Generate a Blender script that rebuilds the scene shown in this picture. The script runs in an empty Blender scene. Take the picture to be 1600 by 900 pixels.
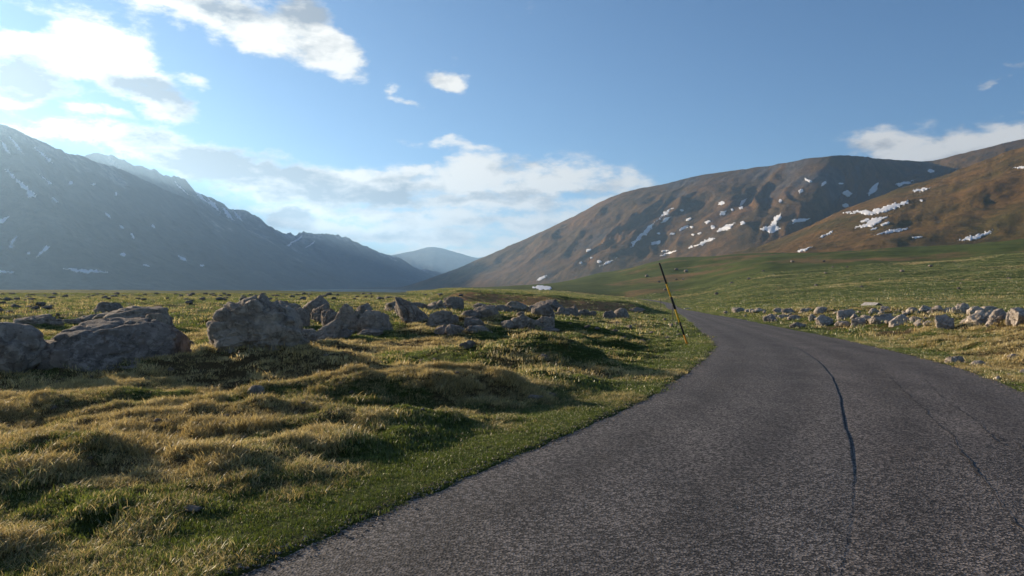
import bpy, bmesh, math, random
import numpy as np
from mathutils import Vector, Matrix
from mathutils.bvhtree import BVHTree

# ------------------------------------------------------------------ camera, sky, sun
sc = bpy.context.scene
col = sc.collection
F, CX, HY, EYE = 1155.0, 800.0, 443.0, 1.6      # focal length (in 1600-wide pixels), centre, eye line, eye height
cam_d = bpy.data.cameras.new('camera'); cam = bpy.data.objects.new('camera', cam_d); col.objects.link(cam)
cam_d.sensor_width = 36.0; cam_d.lens = 36.0 * F / 1600.0
cam_d.shift_y = -7.0 / 1600.0
cam_d.clip_start = 0.05; cam_d.clip_end = 60000
cam.location = (0, 0, EYE); cam.rotation_euler = (math.radians(90), 0, 0)
sc.camera = cam

SUN_AZ, SUN_EL = math.radians(-53), math.radians(13.5)       # azimuth measured from the view axis, negative = left
SUN = Vector((math.sin(SUN_AZ) * math.cos(SUN_EL), math.cos(SUN_AZ) * math.cos(SUN_EL), math.sin(SUN_EL)))
sun_d = bpy.data.lights.new('sun', 'SUN'); sun_d.energy = 5.0; sun_d.angle = math.radians(0.6); sun_d.color = (1.0, 0.80, 0.57)
sun_o = bpy.data.objects.new('sun', sun_d); col.objects.link(sun_o)
sun_o.rotation_euler = SUN.to_track_quat('Z', 'Y').to_euler(); sun_o.location = (-60, 40, 50)

sc.view_settings.view_transform = 'Standard'; sc.view_settings.look = 'None'
sc.view_settings.exposure = 1.05; sc.view_settings.gamma = 1.0; sc.view_settings.use_curve_mapping = False
sc.cycles.use_denoising = True
sc.cycles.max_bounces = 6; sc.cycles.diffuse_bounces = 3; sc.cycles.glossy_bounces = 2
sc.cycles.transmission_bounces = 3; sc.cycles.volume_bounces = 1; sc.cycles.transparent_max_bounces = 8
sc.cycles.caustics_reflective = False; sc.cycles.caustics_refractive = False
sc.cycles.sample_clamp_indirect = 6.0


class NT:
    """small helper to write node trees"""
    def __init__(s, tree): s.t = tree; tree.nodes.clear()
    def n(s, typ, **kw):
        nd = s.t.nodes.new(typ)
        for k, v in kw.items(): setattr(nd, k, v)
        return nd
    def l(s, a, b): s.t.links.new(a, b)
    def put(s, sock, v):
        if v is None: return
        if isinstance(v, bpy.types.NodeSocket): s.l(v, sock)
        else: sock.default_value = v
    def m(s, op, a, b=None, c=None, clamp=False):
        nd = s.n('ShaderNodeMath', operation=op, use_clamp=clamp)
        s.put(nd.inputs[0], a); s.put(nd.inputs[1], b); s.put(nd.inputs[2], c)
        return nd.outputs[0]
    def v(s, op, a, b=None, out=0):
        nd = s.n('ShaderNodeVectorMath', operation=op)
        s.put(nd.inputs[0], a); s.put(nd.inputs[1], b)
        return nd.outputs['Value'] if op == 'DOT_PRODUCT' else nd.outputs[0]
    def noise(s, vec, scale, detail=4, rough=0.5, dist=0.0, out='Fac'):
        nd = s.n('ShaderNodeTexNoise'); s.put(nd.inputs['Vector'], vec)
        nd.inputs['Scale'].default_value = scale; nd.inputs['Detail'].default_value = detail
        nd.inputs['Roughness'].default_value = rough; nd.inputs['Distortion'].default_value = dist
        return nd.outputs[out]
    def ss(s, x, a, b, lo=0.0, hi=1.0):
        nd = s.n('ShaderNodeMapRange', interpolation_type='SMOOTHSTEP'); s.put(nd.inputs[0], x)
        for i, q in enumerate((a, b, lo, hi)): nd.inputs[i + 1].default_value = q
        return nd.outputs[0]
    def mix(s, f, a, b, blend='MIX'):
        nd = s.n('ShaderNodeMix', data_type='RGBA', blend_type=blend); s.put(nd.inputs[0], f)
        for i, q in ((6, a), (7, b)):
            if isinstance(q, tuple): q = (*q, 1) if len(q) == 3 else q
            s.put(nd.inputs[i], q)
        return nd.outputs[2]
    def mapping(s, vec, scale=(1, 1, 1), rot=(0, 0, 0)):
        nd = s.n('ShaderNodeMapping'); s.put(nd.inputs[0], vec)
        nd.inputs['Scale'].default_value = scale; nd.inputs['Rotation'].default_value = rot
        return nd.outputs[0]
    def attr(s, name, typ='GEOMETRY', out='Fac'):
        return s.n('ShaderNodeAttribute', attribute_name=name, attribute_type=typ).outputs[out]
    def bump(s, h, strength=0.5, dist=0.05, normal=None):
        nd = s.n('ShaderNodeBump'); s.put(nd.inputs['Height'], h)
        nd.inputs['Strength'].default_value = strength; nd.inputs['Distance'].default_value = dist
        s.put(nd.inputs['Normal'], normal)
        return nd.outputs[0]


# --- world: physical sky with broken cloud (thin edges shine, thick hearts are grey)
w = bpy.data.worlds.new('World'); sc.world = w; w.use_nodes = True
N = NT(w.node_tree)
sky = N.n('ShaderNodeTexSky', sky_type='NISHITA', sun_disc=False)
sky.sun_elevation = SUN_EL; sky.sun_rotation = SUN_AZ      # rotation is clockwise from +Y seen from above
sky.altitude = 1800; sky.air_density = 1.0; sky.dust_density = 0.15; sky.ozone_density = 3.0
tc = N.n('ShaderNodeTexCoord').outputs['Generated']
D = N.v('NORMALIZE', tc)
BLOBS = [  # x, y, rx, ry, tilt, weight
    (300, 12, 95, 34, 10, 1.0), (400, 40, 95, 36, 18, 1.0), (475, 22, 42, 30, 0, .8), (500, 70, 70, 30, 25, .9), (548, 92, 30, 16, 20, .7),
    (60, 90, 75, 30, 5, .9), (150, 75, 65, 45, 20, .95), (15, 125, 70, 40, 0, 1.1), (205, 115, 60, 34, 25, .9), (225, 148, 62, 28, 22, .95),
    (285, 125, 45, 14, 8, .55), (140, 180, 90, 15, 4, .62), (60, 20, 50, 16, 15, .5), (-70, 70, 70, 45, 0, .9),
    (130, 218, 95, 15, 4, .85), (240, 232, 110, 22, 10, .95), (340, 262, 110, 28, 14, 1.15), (450, 288, 120, 30, 8, 1.1),
    (590, 290, 110, 26, 0, .95), (660, 272, 60, 18, -8, .7), (740, 275, 80, 26, -6, .85), (850, 278, 90, 30, 0, .85), (960, 288, 75, 20, 6, .7),
    (700, 312, 200, 16, 0, .8), (860, 318, 110, 18, 0, .65), (770, 350, 220, 16, 0, .8), (640, 372, 190, 14, 0, .8), (830, 378, 140, 12, 0, .75), (449, 346, 30, 13, 8, .95),
    (540, 362, 110, 12, 4, .75), (720, 392, 130, 10, 0, .75),
    (0, 205, 80, 20, 0, .7), (620, 335, 260, 14, 0, .72), (900, 345, 120, 14, 0, .62), (560, 395, 120, 10, 0, .55), (740, 330, 120, 10, 0, .6), (960, 310, 90, 14, 0, .62),
    (706, 122, 26, 19, 10, 1.0), (655, 166, 30, 9, 15, .6), (625, 143, 14, 6, 0, .5), (695, 227, 75, 10, 4, .58),
    (1395, 225, 52, 30, 0, .95), (1480, 232, 80, 26, -4, .9), (1575, 214, 60, 20, -6, .85), (1560, 117, 36, 6, -8, .5), (1600, 97, 20, 7, 0, .5),
]
def pix_dir(x, y): return Vector(((x - CX) / F, 1.0, (HY - y) / F)).normalized()
warp_ = N.n('ShaderNodeVectorMath', operation='SCALE'); N.l(N.v('SUBTRACT', N.noise(N.mapping(D, (1, 1, 1.8)), 11.0, 6, .6, 0, 'Color'), (.5, .5, .5)), warp_.inputs[0]); warp_.inputs[3].default_value = .06
DW = N.v('ADD', D, warp_.outputs[0])
THICK = [(15, 118, 62, 26, 5, 1.0), (345, 4, 75, 22, 8, .95), (470, 8, 30, 24, 0, .9), (228, 143, 46, 18, 22, .95), (320, 252, 95, 18, 14, .9), (430, 284, 120, 22, 8, 1.0),
    (570, 300, 120, 14, 0, .8), (720, 306, 120, 10, 0, .65), (860, 300, 80, 9, 0, .6), (449, 348, 26, 10, 8, 1.0), (640, 374, 110, 8, 0, .55), (830, 352, 120, 7, 0, .5),
    (1480, 246, 90, 8, -4, .45), (100, 232, 80, 8, 4, .5), (180, 190, 60, 6, 0, .3)]
def blob_sum(items, grow):
    tot = None
    for (x, y, rx, ry, rot, wt) in items:
        c = pix_dir(x, y)
        r = Vector((c.y, -c.x, 0)).normalized(); u = r.cross(c)
        a = math.radians(-rot); k = grow * F / Vector(((x - CX), F, (HY - y))).length
        r2 = (r * math.cos(a) + u * math.sin(a)) / (rx * k / F); u2 = (-r * math.sin(a) + u * math.cos(a)) / (ry * k / F)
        A = N.v('DOT_PRODUCT', DW, tuple(r2)); B = N.v('DOT_PRODUCT', DW, tuple(u2))
        q = N.m('MULTIPLY_ADD', A, A, N.m('MULTIPLY', B, B))
        g = N.m('MULTIPLY', N.m('POWER', 0.45, q), wt)
        tot = g if tot is None else N.m('SMOOTH_MAX', tot, g, 0.25)
    return tot
tot = blob_sum(BLOBS, 1.12); thick = blob_sum(THICK, 1.5)
sep = N.n('ShaderNodeSeparateXYZ'); N.l(D, sep.inputs[0])
flat = N.mapping(D, (1, 1, 2.3))
nz = N.noise(flat, 13.0, 10, 0.60, 0.15)
nzs = N.noise(N.v('ADD', flat, tuple(Vector((SUN.x, SUN.y, SUN.z * 2.3)) * .035)), 13.0, 10, 0.60, 0.15)
nz2 = N.noise(flat, 30.0, 6, 0.55)
wide = N.ss(N.noise(flat, 2.1, 3, 0.5), .52, .68)
off = N.ss(N.v('DOT_PRODUCT', D, (0, 1, 0)), .80, .62)           # the same broken cloud goes on outside the view
cov = N.m('MAXIMUM', tot, N.m('MULTIPLY', N.m('MULTIPLY', wide, off), .95))
fine = N.m('MULTIPLY_ADD', N.m('SUBTRACT', nz, .5), 1.25, N.m('MULTIPLY', N.m('SUBTRACT', nz2, .5), .62))
dens = N.m('ADD', cov, N.m('MULTIPLY', fine, N.ss(cov, .05, .35)))
alpha = N.ss(dens, .30, .72)
body = N.m('MAXIMUM', thick, N.m('MULTIPLY', N.m('MULTIPLY', N.ss(cov, .6, .95), off), .8))
core = N.m('ADD', N.ss(N.m('ADD', body, N.m('MULTIPLY', fine, 1.1)), .25, .85), N.m('MULTIPLY', N.m('SUBTRACT', nzs, nz), 3.0), None, True)
ccol = N.mix(core, (8.2, 7.9, 7.3), (2.4, 2.6, 3.0))
sunward = N.ss(N.v('DOT_PRODUCT', D, tuple(SUN)), .2, 1.0)      # forward scattering: clouds near the sun shine more
ccol = N.mix(1.0, ccol, N.mix(sunward, (.80, .81, .83), (1.12, 1.10, 1.07)), 'MULTIPLY')
alpha = N.m('MULTIPLY', alpha, N.ss(sep.outputs[2], -.01, .03))
alpha = N.m('MULTIPLY', alpha, .96)
air = N.mix(1.0, sky.outputs[0], (.86, 1.0, 1.08), 'MULTIPLY')
fin = N.mix(alpha, air, ccol)
bg = N.n('ShaderNodeBackground'); N.l(fin, bg.inputs[0]); bg.inputs[1].default_value = 0.06
wo = N.n('ShaderNodeOutputWorld'); N.l(bg.outputs[0], wo.inputs[0])
w.cycles.sampling_method = 'MANUAL'; w.cycles.sample_map_resolution = 512


# ------------------------------------------------------------------ numbers: noise, curves
def _hash(ix, iy, iz, seed):
    h = (ix.astype(np.int64) * 374761393 + iy.astype(np.int64) * 668265263 + iz.astype(np.int64) * 2147483647 + seed * 974711) & 0xffffffff
    h = ((h ^ (h >> 13)) * 1274126177) & 0xffffffff
    h = ((h ^ (h >> 16)) * 2246822519) & 0xffffffff
    return ((h ^ (h >> 15)) & 0xffff) / 65535.0
def vnoise2(x, y, seed=0):
    x = np.asarray(x, float); y = np.asarray(y, float)
    ix, iy = np.floor(x), np.floor(y); fx, fy = x - ix, y - iy
    ux = fx * fx * fx * (fx * (fx * 6 - 15) + 10); uy = fy * fy * fy * (fy * (fy * 6 - 15) + 10)
    z = np.zeros_like(ix)
    a, b = _hash(ix, iy, z, seed), _hash(ix + 1, iy, z, seed); c, d = _hash(ix, iy + 1, z, seed), _hash(ix + 1, iy + 1, z, seed)
    return (a * (1 - ux) + b * ux) * (1 - uy) + (c * (1 - ux) + d * ux) * uy
def vnoise3(p, seed=0):
    i = np.floor(p); f = p - i; u = f * f * f * (f * (f * 6 - 15) + 10)
    r = 0
    for dx in (0, 1):
        for dy in (0, 1):
            for dz in (0, 1):
                wgt = (u[:, 0] if dx else 1 - u[:, 0]) * (u[:, 1] if dy else 1 - u[:, 1]) * (u[:, 2] if dz else 1 - u[:, 2])
                r = r + wgt * _hash(i[:, 0] + dx, i[:, 1] + dy, i[:, 2] + dz, seed)
    return r
def fbm2(x, y, o=4, seed=0, g=.5):
    r, a, s = 0, 1, 0
    for k in range(o):
        r = r + a * vnoise2(x * 2 ** k * 1.02 + 17.3 * k, y * 2 ** k * 1.02 - 9.1 * k, seed + k); s += a; a *= g
    return r / s
def ridge2(x, y, o=4, seed=0, g=.5):
    r, a, s = 0, 1, 0
    for k in range(o):
        r = r + a * (1 - np.abs(2 * vnoise2(x * 2 ** k + 7.7 * k, y * 2 ** k - 3.1 * k, seed + k) - 1)); s += a; a *= g
    return r / s
def fbm3(p, o=4, seed=0, g=.5):
    r, a, s = 0, 1, 0
    for k in range(o):
        r = r + a * vnoise3(p * 2 ** k + 11.9 * k, seed + k); s += a; a *= g
    return r / s
def sstep(x, a, b):
    t = np.clip((np.asarray(x, float) - a) / (b - a), 0, 1); return t * t * (3 - 2 * t)
def curve(x, xs, ys):
    """smooth monotone-tangent (Catmull-Rom) curve through the points"""
    xs = np.asarray(xs, float); ys = np.asarray(ys, float)
    dd = np.diff(ys) / np.diff(xs); m = np.empty_like(ys)
    m[0], m[-1] = dd[0], dd[-1]
    h = np.diff(xs)
    m[1:-1] = (dd[:-1] * h[1:] + dd[1:] * h[:-1]) / (h[1:] + h[:-1])
    x = np.clip(x, xs[0], xs[-1]); i = np.clip(np.searchsorted(xs, x) - 1, 0, len(xs) - 2)
    hh = h[i]; t = (x - xs[i]) / hh
    return ((2 * t ** 3 - 3 * t ** 2 + 1) * ys[i] + (t ** 3 - 2 * t ** 2 + t) * hh * m[i]
            + (-2 * t ** 3 + 3 * t ** 2) * ys[i + 1] + (t ** 3 - t ** 2) * hh * m[i + 1])

# ------------------------------------------------------------------ the lie of the land
LY = [-14, -6, 0, 4.04, 6.1, 8.2, 10.2, 13, 17.3, 23.1, 29.6, 37.3, 55, 95, 164, 250, 330, 400, 470]
LX = [-14.5, -8.3, -4.1, -1.53, -.42, .70, 1.67, 2.80, 4.36, 6.26, 7.85, 9.5, 13.3, 21.5, 35.5, 52, 66, 68, 57]
RY = [-14, -6, 0, 4.04, 8.2, 11.6, 16.4, 22.5, 30.2, 39, 53.5, 73, 95, 164, 250, 330, 400, 470]
RX = [-7.6, -1.9, 2.0, 4.3, 6.45, 8.06, 9.77, 11.3, 13.1, 14.9, 18.0, 22, 26, 40, 56.5, 70.5, 72.5, 61.5]
def XL(y): return curve(y, LY, LX)
def XR(y): return curve(y, RY, RX)
def road_z(y): return curve(y, [-14, 4, 8, 14, 55, 130, 230, 270, 470], [0, 0, -.02, -.17, -1.33, -3.42, -6.2, -6.75, -6.8])

T_K = np.array([-1.7, -.7, -.26, -.09, .04, .13, .22, .35, .52, .70, 1.7])
D_K = np.array([1, 8, 20, 50, 100, 200, 300, 450, 600, 750, 900, 1300, 3000, 16000.])
Z_K = np.array([
    [0] * 11, [0] * 11,
    [-.06, -.06, -.06, -.1, -.2, -.3, -.34, -.34, -.34, -.34, -.34],
    [-.2, -.2, -.2, -.3, -.6, -1.1, -1.2, -1.2, -1.2, -1.1, -.9],
    [-.45, -.45, -.45, -.5, -1.2, -2.0, -2.55, -1.9, -1.5, -1.2, .3],
    [-1.0, -1.0, -1.0, -.9, -1.6, -3.3, -5.3, -2.2, .1, 1.8, 6],
    [-8, -8, -6, -.8, -2.0, -4.0, -6.8, .6, 4.2, 7.6, 20],
    [-28, -28, -24, -1.3, -2.0, -4.6, -2.5, 10, 15, 21, 45],
    [-33, -33, -32, -2.5, .3, 2.6, 10, 24, 30, 37, 70],
    [-35, -35, -35, -8, .6, 11, 26, 33, 30, 34, 62],
    [-35, -35, -35, -20, -4, 15, 31, 29, 22, 24, 52],
    [-35, -35, -35, -32, -26, -12, 0, 5, 5, 5, 20],
    [-35] * 11, [-35] * 11])
LD = np.log(D_K)
def land_base(X, Y):
    d = np.clip(Y, 1, 16000); t = np.clip(X / np.maximum(d, 6.0), -1.69, 1.69)
    ld = np.log(d)
    i = np.clip(np.searchsorted(T_K, t) - 1, 0, len(T_K) - 2)
    f = (t - T_K[i]) / (T_K[i + 1] - T_K[i]); f = f * f * (3 - 2 * f) * .5 + f * .5
    cols = np.empty((len(T_K),) + np.shape(X))
    for k in range(len(T_K)): cols[k] = curve(ld, LD, Z_K[:, k])
    a = np.take_along_axis(cols, i[None], 0)[0]; b = np.take_along_axis(cols, (i + 1)[None], 0)[0]
    return a * (1 - f) + b * f

MOUNDS = [  # x, y, rx, ry, height, turn: the grassy hummocks one can pick out
    (-3.9, 12.9, 1.75, .95, .56, -.1), (.35, 15.6, 1.7, 1.15, .66, .15), (-1.7, 10.6, 1.9, .75, .40, .12), (-3.0, 8.3, 1.1, .6, .17, .3),
    (-5.6, 9.6, 1.3, .7, .18, -.2), (-.9, 8.3, .9, .5, .15, .3), (-4.2, 6.6, .8, .5, .17, .1), (1.5, 12.3, 1.0, .5, .16, .3), (-2.4, 5.9, .6, .35, .10, .4),
    (-6.3, 18.6, 1.7, 1.0, .5, 0), (3.2, 18.5, 1.3, .7, .22, .2), (-7.9, 12.0, 1.6, .6, .15, 0), (2.2, 22, 1.8, .9, .28, .2), (12.5, 14.2, 1.6, 1.0, .3, .5),
    (-1.2, 24.5, 3.6, 2.2, .55, .1), (1.8, 26.5, 2.6, 1.8, .5, .1), (16.5, 19, 1.8, 1.6, .35, .4)]
def road_dist(X, Y):
    """metres outside the carriageway (negative on it), and which side"""
    yl = np.clip(Y, -14, 470); l = XL(yl); r = XR(yl)
    sl = 1 / np.sqrt(1 + ((XL(yl + .5) - XL(yl - .5))) ** 2)
    dl = (l - X) * sl; dr = (X - r) * sl
    d = np.maximum(dl, dr)
    d = np.where(Y > 470, 50 + 0 * d, d)
    return d, (dr > dl)
def tussock(X, Y): return sstep(fbm2(X * 2.3 + .3 * Y, Y * 2.7, 2, 31), .46, .72)
def H(X, Y, full=False):
    X = np.asarray(X, float); Y = np.asarray(Y, float)
    z = land_base(X, Y)
    d, right = road_dist(X, Y)
    near = 1 - sstep(Y, 60, 140)
    # bank right of the road, with a crest where the limestone lies
    bank = right * sstep(d, .4, 7.5) * (1.05 - .35 * sstep(d, 9, 26)) * (1 - sstep(Y, 55, 110)) * .95
    z = z + bank
    for (mx, my, rx, ry, h, a) in MOUNDS:
        ux = (X - mx) * math.cos(a) + (Y - my) * math.sin(a); uy = -(X - mx) * math.sin(a) + (Y - my) * math.cos(a)
        q = (ux / rx) ** 2 + (uy / ry) ** 2
        z = z + h * np.exp(-q * 1.15) * (1 + .35 * (fbm2(X * 2.1, Y * 2.1, 2, 5) - .5))
    rough = sstep(d, .25, 1.5) * near
    z = z + rough * (.40 * (fbm2(X * .5, Y * .62, 3, 11) - .5) + .20 * (ridge2(X * 1.25, Y * 1.5, 3, 23) - .62) + .055 * tussock(X, Y))
    # eroded bank of the dry stream bed
    t = X / np.maximum(Y, 6)
    ys = 86 + 7 * (fbm2(X * .12, X * 0 + .5, 3, 41) - .5) + 26 * t
    z = z + 1.35 * sstep(Y, ys - 5, ys + 6) * (1 - sstep(Y, ys + 30, ys + 120)) * sstep(t, -.13, -.06) * (1 - sstep(t, .155, .20))
    # swells of the far meadow
    farm = sstep(Y, 90, 220) * (1 - sstep(Y, 1200, 2500)) * sstep(t, .0, .3)
    z = z + farm * np.clip(Y / 300, .3, 2) * (3.2 * (fbm2(X * .011, Y * .017, 4, 51) - .5) + .9 * (ridge2(X * .03 + Y * .008, Y * .05, 3, 57) - .6))
    z = z + sstep(Y, 60, 150) * (1 - sstep(Y, 1500, 3000)) * .5 * (fbm2(X * .09, Y * .09, 3, 61) - .5)
    # the road's bed
    rz = road_z(np.clip(Y, -14, 470))
    on = 1 - sstep(d, .05, 1.6 + np.clip(Y, 0, 400) * .03)
    on = on * (1 - sstep(Y, 440, 470))
    z = z * (1 - on) + (rz + .035) * on
    d = d + .22 * (fbm2(X * 1.9, Y * 1.9, 3, 171) - .5)
    z = z - (1 - sstep(d, -.42, .06)) * np.where(Y < 470, .15, 0)
    return z
def ground_pt(px, py, lo=3.2, hi=700):
    """where the line of sight through a point of the photograph meets the ground"""
    y = np.geomspace(lo, hi, 2600); x = (px - CX) / F * y
    g = H(x, y); ray = EYE - (py - HY) / F * y
    k = np.argmax(g >= ray)
    if g[k] < ray[k]: k = len(y) - 1
    return float(x[k]), float(y[k]), float(g[k])

# ------------------------------------------------------------------ object helpers
def mesh_np(name, verts, faces, mats=(), smooth=True, attrs=None, parent=None, link=True, mat_idx=None):
    me = bpy.data.meshes.new(name)
    verts = np.asarray(verts, np.float32); faces = np.asarray(faces, np.int32)
    k = faces.shape[1]
    me.vertices.add(len(verts)); me.vertices.foreach_set('co', verts.ravel())
    me.loops.add(faces.size); me.loops.foreach_set('vertex_index', faces.ravel())
    me.polygons.add(len(faces)); me.polygons.foreach_set('loop_start', np.arange(0, faces.size, k, dtype=np.int32))
    if mat_idx is not None: me.polygons.foreach_set('material_index', np.asarray(mat_idx, np.int32))
    me.update(calc_edges=True)
    me.polygons.foreach_set('use_smooth', np.full(len(faces), smooth, bool))
    for nm, arr in (attrs or {}).items():
        a = me.attributes.new(nm, 'FLOAT', 'POINT'); a.data.foreach_set('value', np.asarray(arr, np.float32))
    for m in mats: me.materials.append(m)
    o = bpy.data.objects.new(name, me)
    if link: col.objects.link(o)
    if parent is not None: o.parent = parent
    return o
def tag(o, label=None, cat=None, group=None, kind=None):
    if label: o['label'] = label
    if cat: o['category'] = cat
    if group: o['group'] = group
    if kind: o['kind'] = kind
    return o
def empty(name, loc, rot=(0, 0, 0)):
    e = bpy.data.objects.new(name, None); col.objects.link(e); e.location = loc; e.rotation_euler = rot
    e.empty_display_size = .2
    return e
def grid_faces(nr, nc):
    a = np.arange(nr * nc).reshape(nr, nc)
    return np.stack([a[:-1, :-1], a[:-1, 1:], a[1:, 1:], a[1:, :-1]], -1).reshape(-1, 4)
def new_mat(name):
    m = bpy.data.materials.new(name); m.use_nodes = True
    return m, NT(m.node_tree)
def finish(T, color, rough=.9, normal=None, spec=.3):
    b = T.n('ShaderNodeBsdfPrincipled'); T.put(b.inputs['Base Color'], color if not isinstance(color, tuple) else (*color, 1))
    T.put(b.inputs['Roughness'], rough); b.inputs['Specular IOR Level'].default_value = spec
    T.put(b.inputs['Normal'], normal)
    o = T.n('ShaderNodeOutputMaterial'); T.l(b.outputs[0], o.inputs[0])
    return b
def plain(name, color, rough=.7, var=.25, scale=8):
    m, T = new_mat(name); g = T.n('ShaderNodeTexCoord').outputs['Object']
    n = T.noise(g, scale, 5, .6)
    c = T.mix(T.ss(n, .3, .7), tuple(q * (1 - var) for q in color), tuple(q * (1 + var) for q in color))
    finish(T, c, rough, T.bump(n, .25, .01)); return m

# ------------------------------------------------------------------ materials
def mat_ground():
    m, T = new_mat('turf'); P = T.n('ShaderNodeTexCoord').outputs['Object']
    dry, soil, far = T.attr('dry'), T.attr('soil'), T.attr('far')
    n1 = T.noise(P, 3.0, 8, .65); n2 = T.noise(P, 38, 5, .6); n3 = T.noise(P, .06, 8, .62)
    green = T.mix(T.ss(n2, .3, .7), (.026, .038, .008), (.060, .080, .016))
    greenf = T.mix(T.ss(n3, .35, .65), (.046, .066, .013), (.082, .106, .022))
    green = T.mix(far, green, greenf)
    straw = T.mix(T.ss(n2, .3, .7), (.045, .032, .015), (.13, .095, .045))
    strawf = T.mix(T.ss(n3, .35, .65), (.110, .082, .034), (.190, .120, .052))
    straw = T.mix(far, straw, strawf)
    k = T.m('ADD', dry, T.m('MULTIPLY', T.m('SUBTRACT', T.m('ADD', n1, T.noise(P, .22, 8, .72)), 1.0), 1.2))
    c = T.mix(T.ss(k, .3, .7), green, straw)
    sepp = T.n('ShaderNodeSeparateXYZ'); T.l(P, sepp.inputs[0]); c = T.mix(T.ss(sepp.outputs[1], 2500, 4500), c, (.30, .27, .19))      # valley floor: dry cover, paled to paint in its sunlit misty strip
    earth = T.mix(T.ss(n1, .3, .7), (.24, .125, .055), (.40, .225, .11))
    c = T.mix(T.ss(T.m('ADD', soil, T.m('MULTIPLY', T.m('SUBTRACT', n1, .5), .6)), .4, .7), c, earth)
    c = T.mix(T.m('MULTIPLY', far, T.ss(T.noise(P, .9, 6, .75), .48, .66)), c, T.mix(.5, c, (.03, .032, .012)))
    b = T.bump(n2, .6, .03); b = T.bump(n1, .5, .10, b); b = T.bump(T.noise(P, .5, 9, .7), .6, .8, b)
    finish(T, c, .95, b, .1); return m
def mat_asphalt():
    m, T = new_mat('asphalt'); P = T.n('ShaderNodeTexCoord').outputs['Object']
    vo = T.n('ShaderNodeTexVoronoi'); T.l(P, vo.inputs['Vector']); vo.inputs['Scale'].default_value = 62
    vo2 = T.n('ShaderNodeTexVoronoi'); T.l(P, vo2.inputs['Vector']); vo2.inputs['Scale'].default_value = 125
    sp = T.n('ShaderNodeSeparateColor'); T.l(vo.outputs['Color'], sp.inputs[0])
    sp2 = T.n('ShaderNodeSeparateColor'); T.l(vo2.outputs['Color'], sp2.inputs[0])
    chip = T.ss(sp.outputs[0], .38, .92); chip2 = T.ss(sp2.outputs[1], .3, 1.0)
    c = T.mix(chip, (.012, .0115, .0115), (.225, .206, .196))
    c = T.mix(T.m('MULTIPLY', chip2, .40), c, (.146, .133, .126))
    big = T.noise(P, .55, 6, .6); str_ = T.noise(T.mapping(P, (1.6, .16, 1), (0, 0, -.5)), 1.0, 5, .6)
    lane, edge, seam, track = T.attr('lane'), T.attr('edge'), T.attr('seam'), T.attr('track')
    c = T.mix(1.0, c, T.mix(T.m('MULTIPLY', track, T.ss(T.noise(P, .9, 6, .65), .25, .6)), (1.08, 1.08, 1.08), (.70, .69, .68)), 'MULTIPLY')
    st = T.noise(T.mapping(P, (1, 1, 1)), 1.1, 8, .72, 1.2); c = T.mix(T.m('MULTIPLY', T.ss(st, .60, .72), .45), c, (.03, .028, .027))
    tone = T.m('ADD', T.m('MULTIPLY', T.ss(big, .3, .7), .35), T.m('MULTIPLY', T.ss(str_, .3, .7), .4))
    c = T.mix(1.0, c, T.mix(tone, (.62, .62, .62), (1.15, 1.13, 1.10)), 'MULTIPLY')
    c = T.mix(lane, c, T.mix(1.0, c, (1.16, 1.12, 1.08), 'MULTIPLY'))
    c = T.mix(T.m('MULTIPLY', T.ss(T.m('ADD', edge, T.m('MULTIPLY', T.m('SUBTRACT', T.noise(P, 6, 6, .7), .5), 1.0)), .42, .8), .6), c, (.22, .205, .185))
    c = T.mix(T.ss(seam, .35, .9), c, (.014, .013, .013))
    h = T.m('ADD', vo.outputs['Distance'], T.m('MULTIPLY', sp.outputs[0], .35))
    b = T.bump(h, .7, .006); b = T.bump(T.noise(P, 1.2, 4, .5), .2, .03, b)
    finish(T, c, .78, b, .30); return m
def mat_rock(name='limestone', tint=(.78, .71, .64), scale=1.0):
    m, T = new_mat(name); P = T.n('ShaderNodeTexCoord').outputs['Object']
    rnd = T.n('ShaderNodeObjectInfo').outputs['Random']
    ofs = T.n('ShaderNodeCombineXYZ'); 
    for i, f in enumerate((31.0, 57.0, 83.0)): T.l(T.m('MULTIPLY', rnd, f), ofs.inputs[i])
    Q = T.v('ADD', P, ofs.outputs[0])
    n1 = T.noise(Q, 1.4 * scale, 8, .62); n2 = T.noise(Q, 7 * scale, 8, .65, .4); n3 = T.noise(Q, 40 * scale, 4, .6)
    c = T.mix(T.ss(n1, .35, .65), (.20, .185, .17), (.36, .335, .31))
    c = T.mix(T.ss(n2, .46, .62), c, (.42, .395, .365))
    c = T.mix(T.m('MULTIPLY', T.ss(T.noise(Q, 3.1 * scale, 7, .7), .56, .68), .75), c, (.075, .072, .068))        # dark lichen
    c = T.mix(T.m('MULTIPLY', T.ss(T.noise(Q, 2.2 * scale, 7, .7, .8), .58, .72), .55), c, (.27, .16, .085))      # ochre stain
    cr = T.n('ShaderNodeTexVoronoi', feature='DISTANCE_TO_EDGE'); T.l(T.v('ADD', Q, T.noise(Q, 3 * scale, 4, .6, 0, 'Color')), cr.inputs['Vector']); cr.inputs['Scale'].default_value = 2.6 * scale
    crk = T.ss(cr.outputs['Distance'], .0, .05)
    c = T.mix(T.m('MULTIPLY', T.m('SUBTRACT', 1.0, crk), .45), c, (.06, .055, .05))
    c = T.mix(1.0, c, T.mix(rnd, (.80, .80, .82), (1.12, 1.10, 1.06)), 'MULTIPLY')
    c = T.mix(1.0, c, tint, 'MULTIPLY')
    b = T.bump(n3, .5, .012); b = T.bump(n2, .8, .06, b); b = T.bump(crk, .5, .03, b)
    finish(T, c, .9, b, .2); return m
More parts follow.
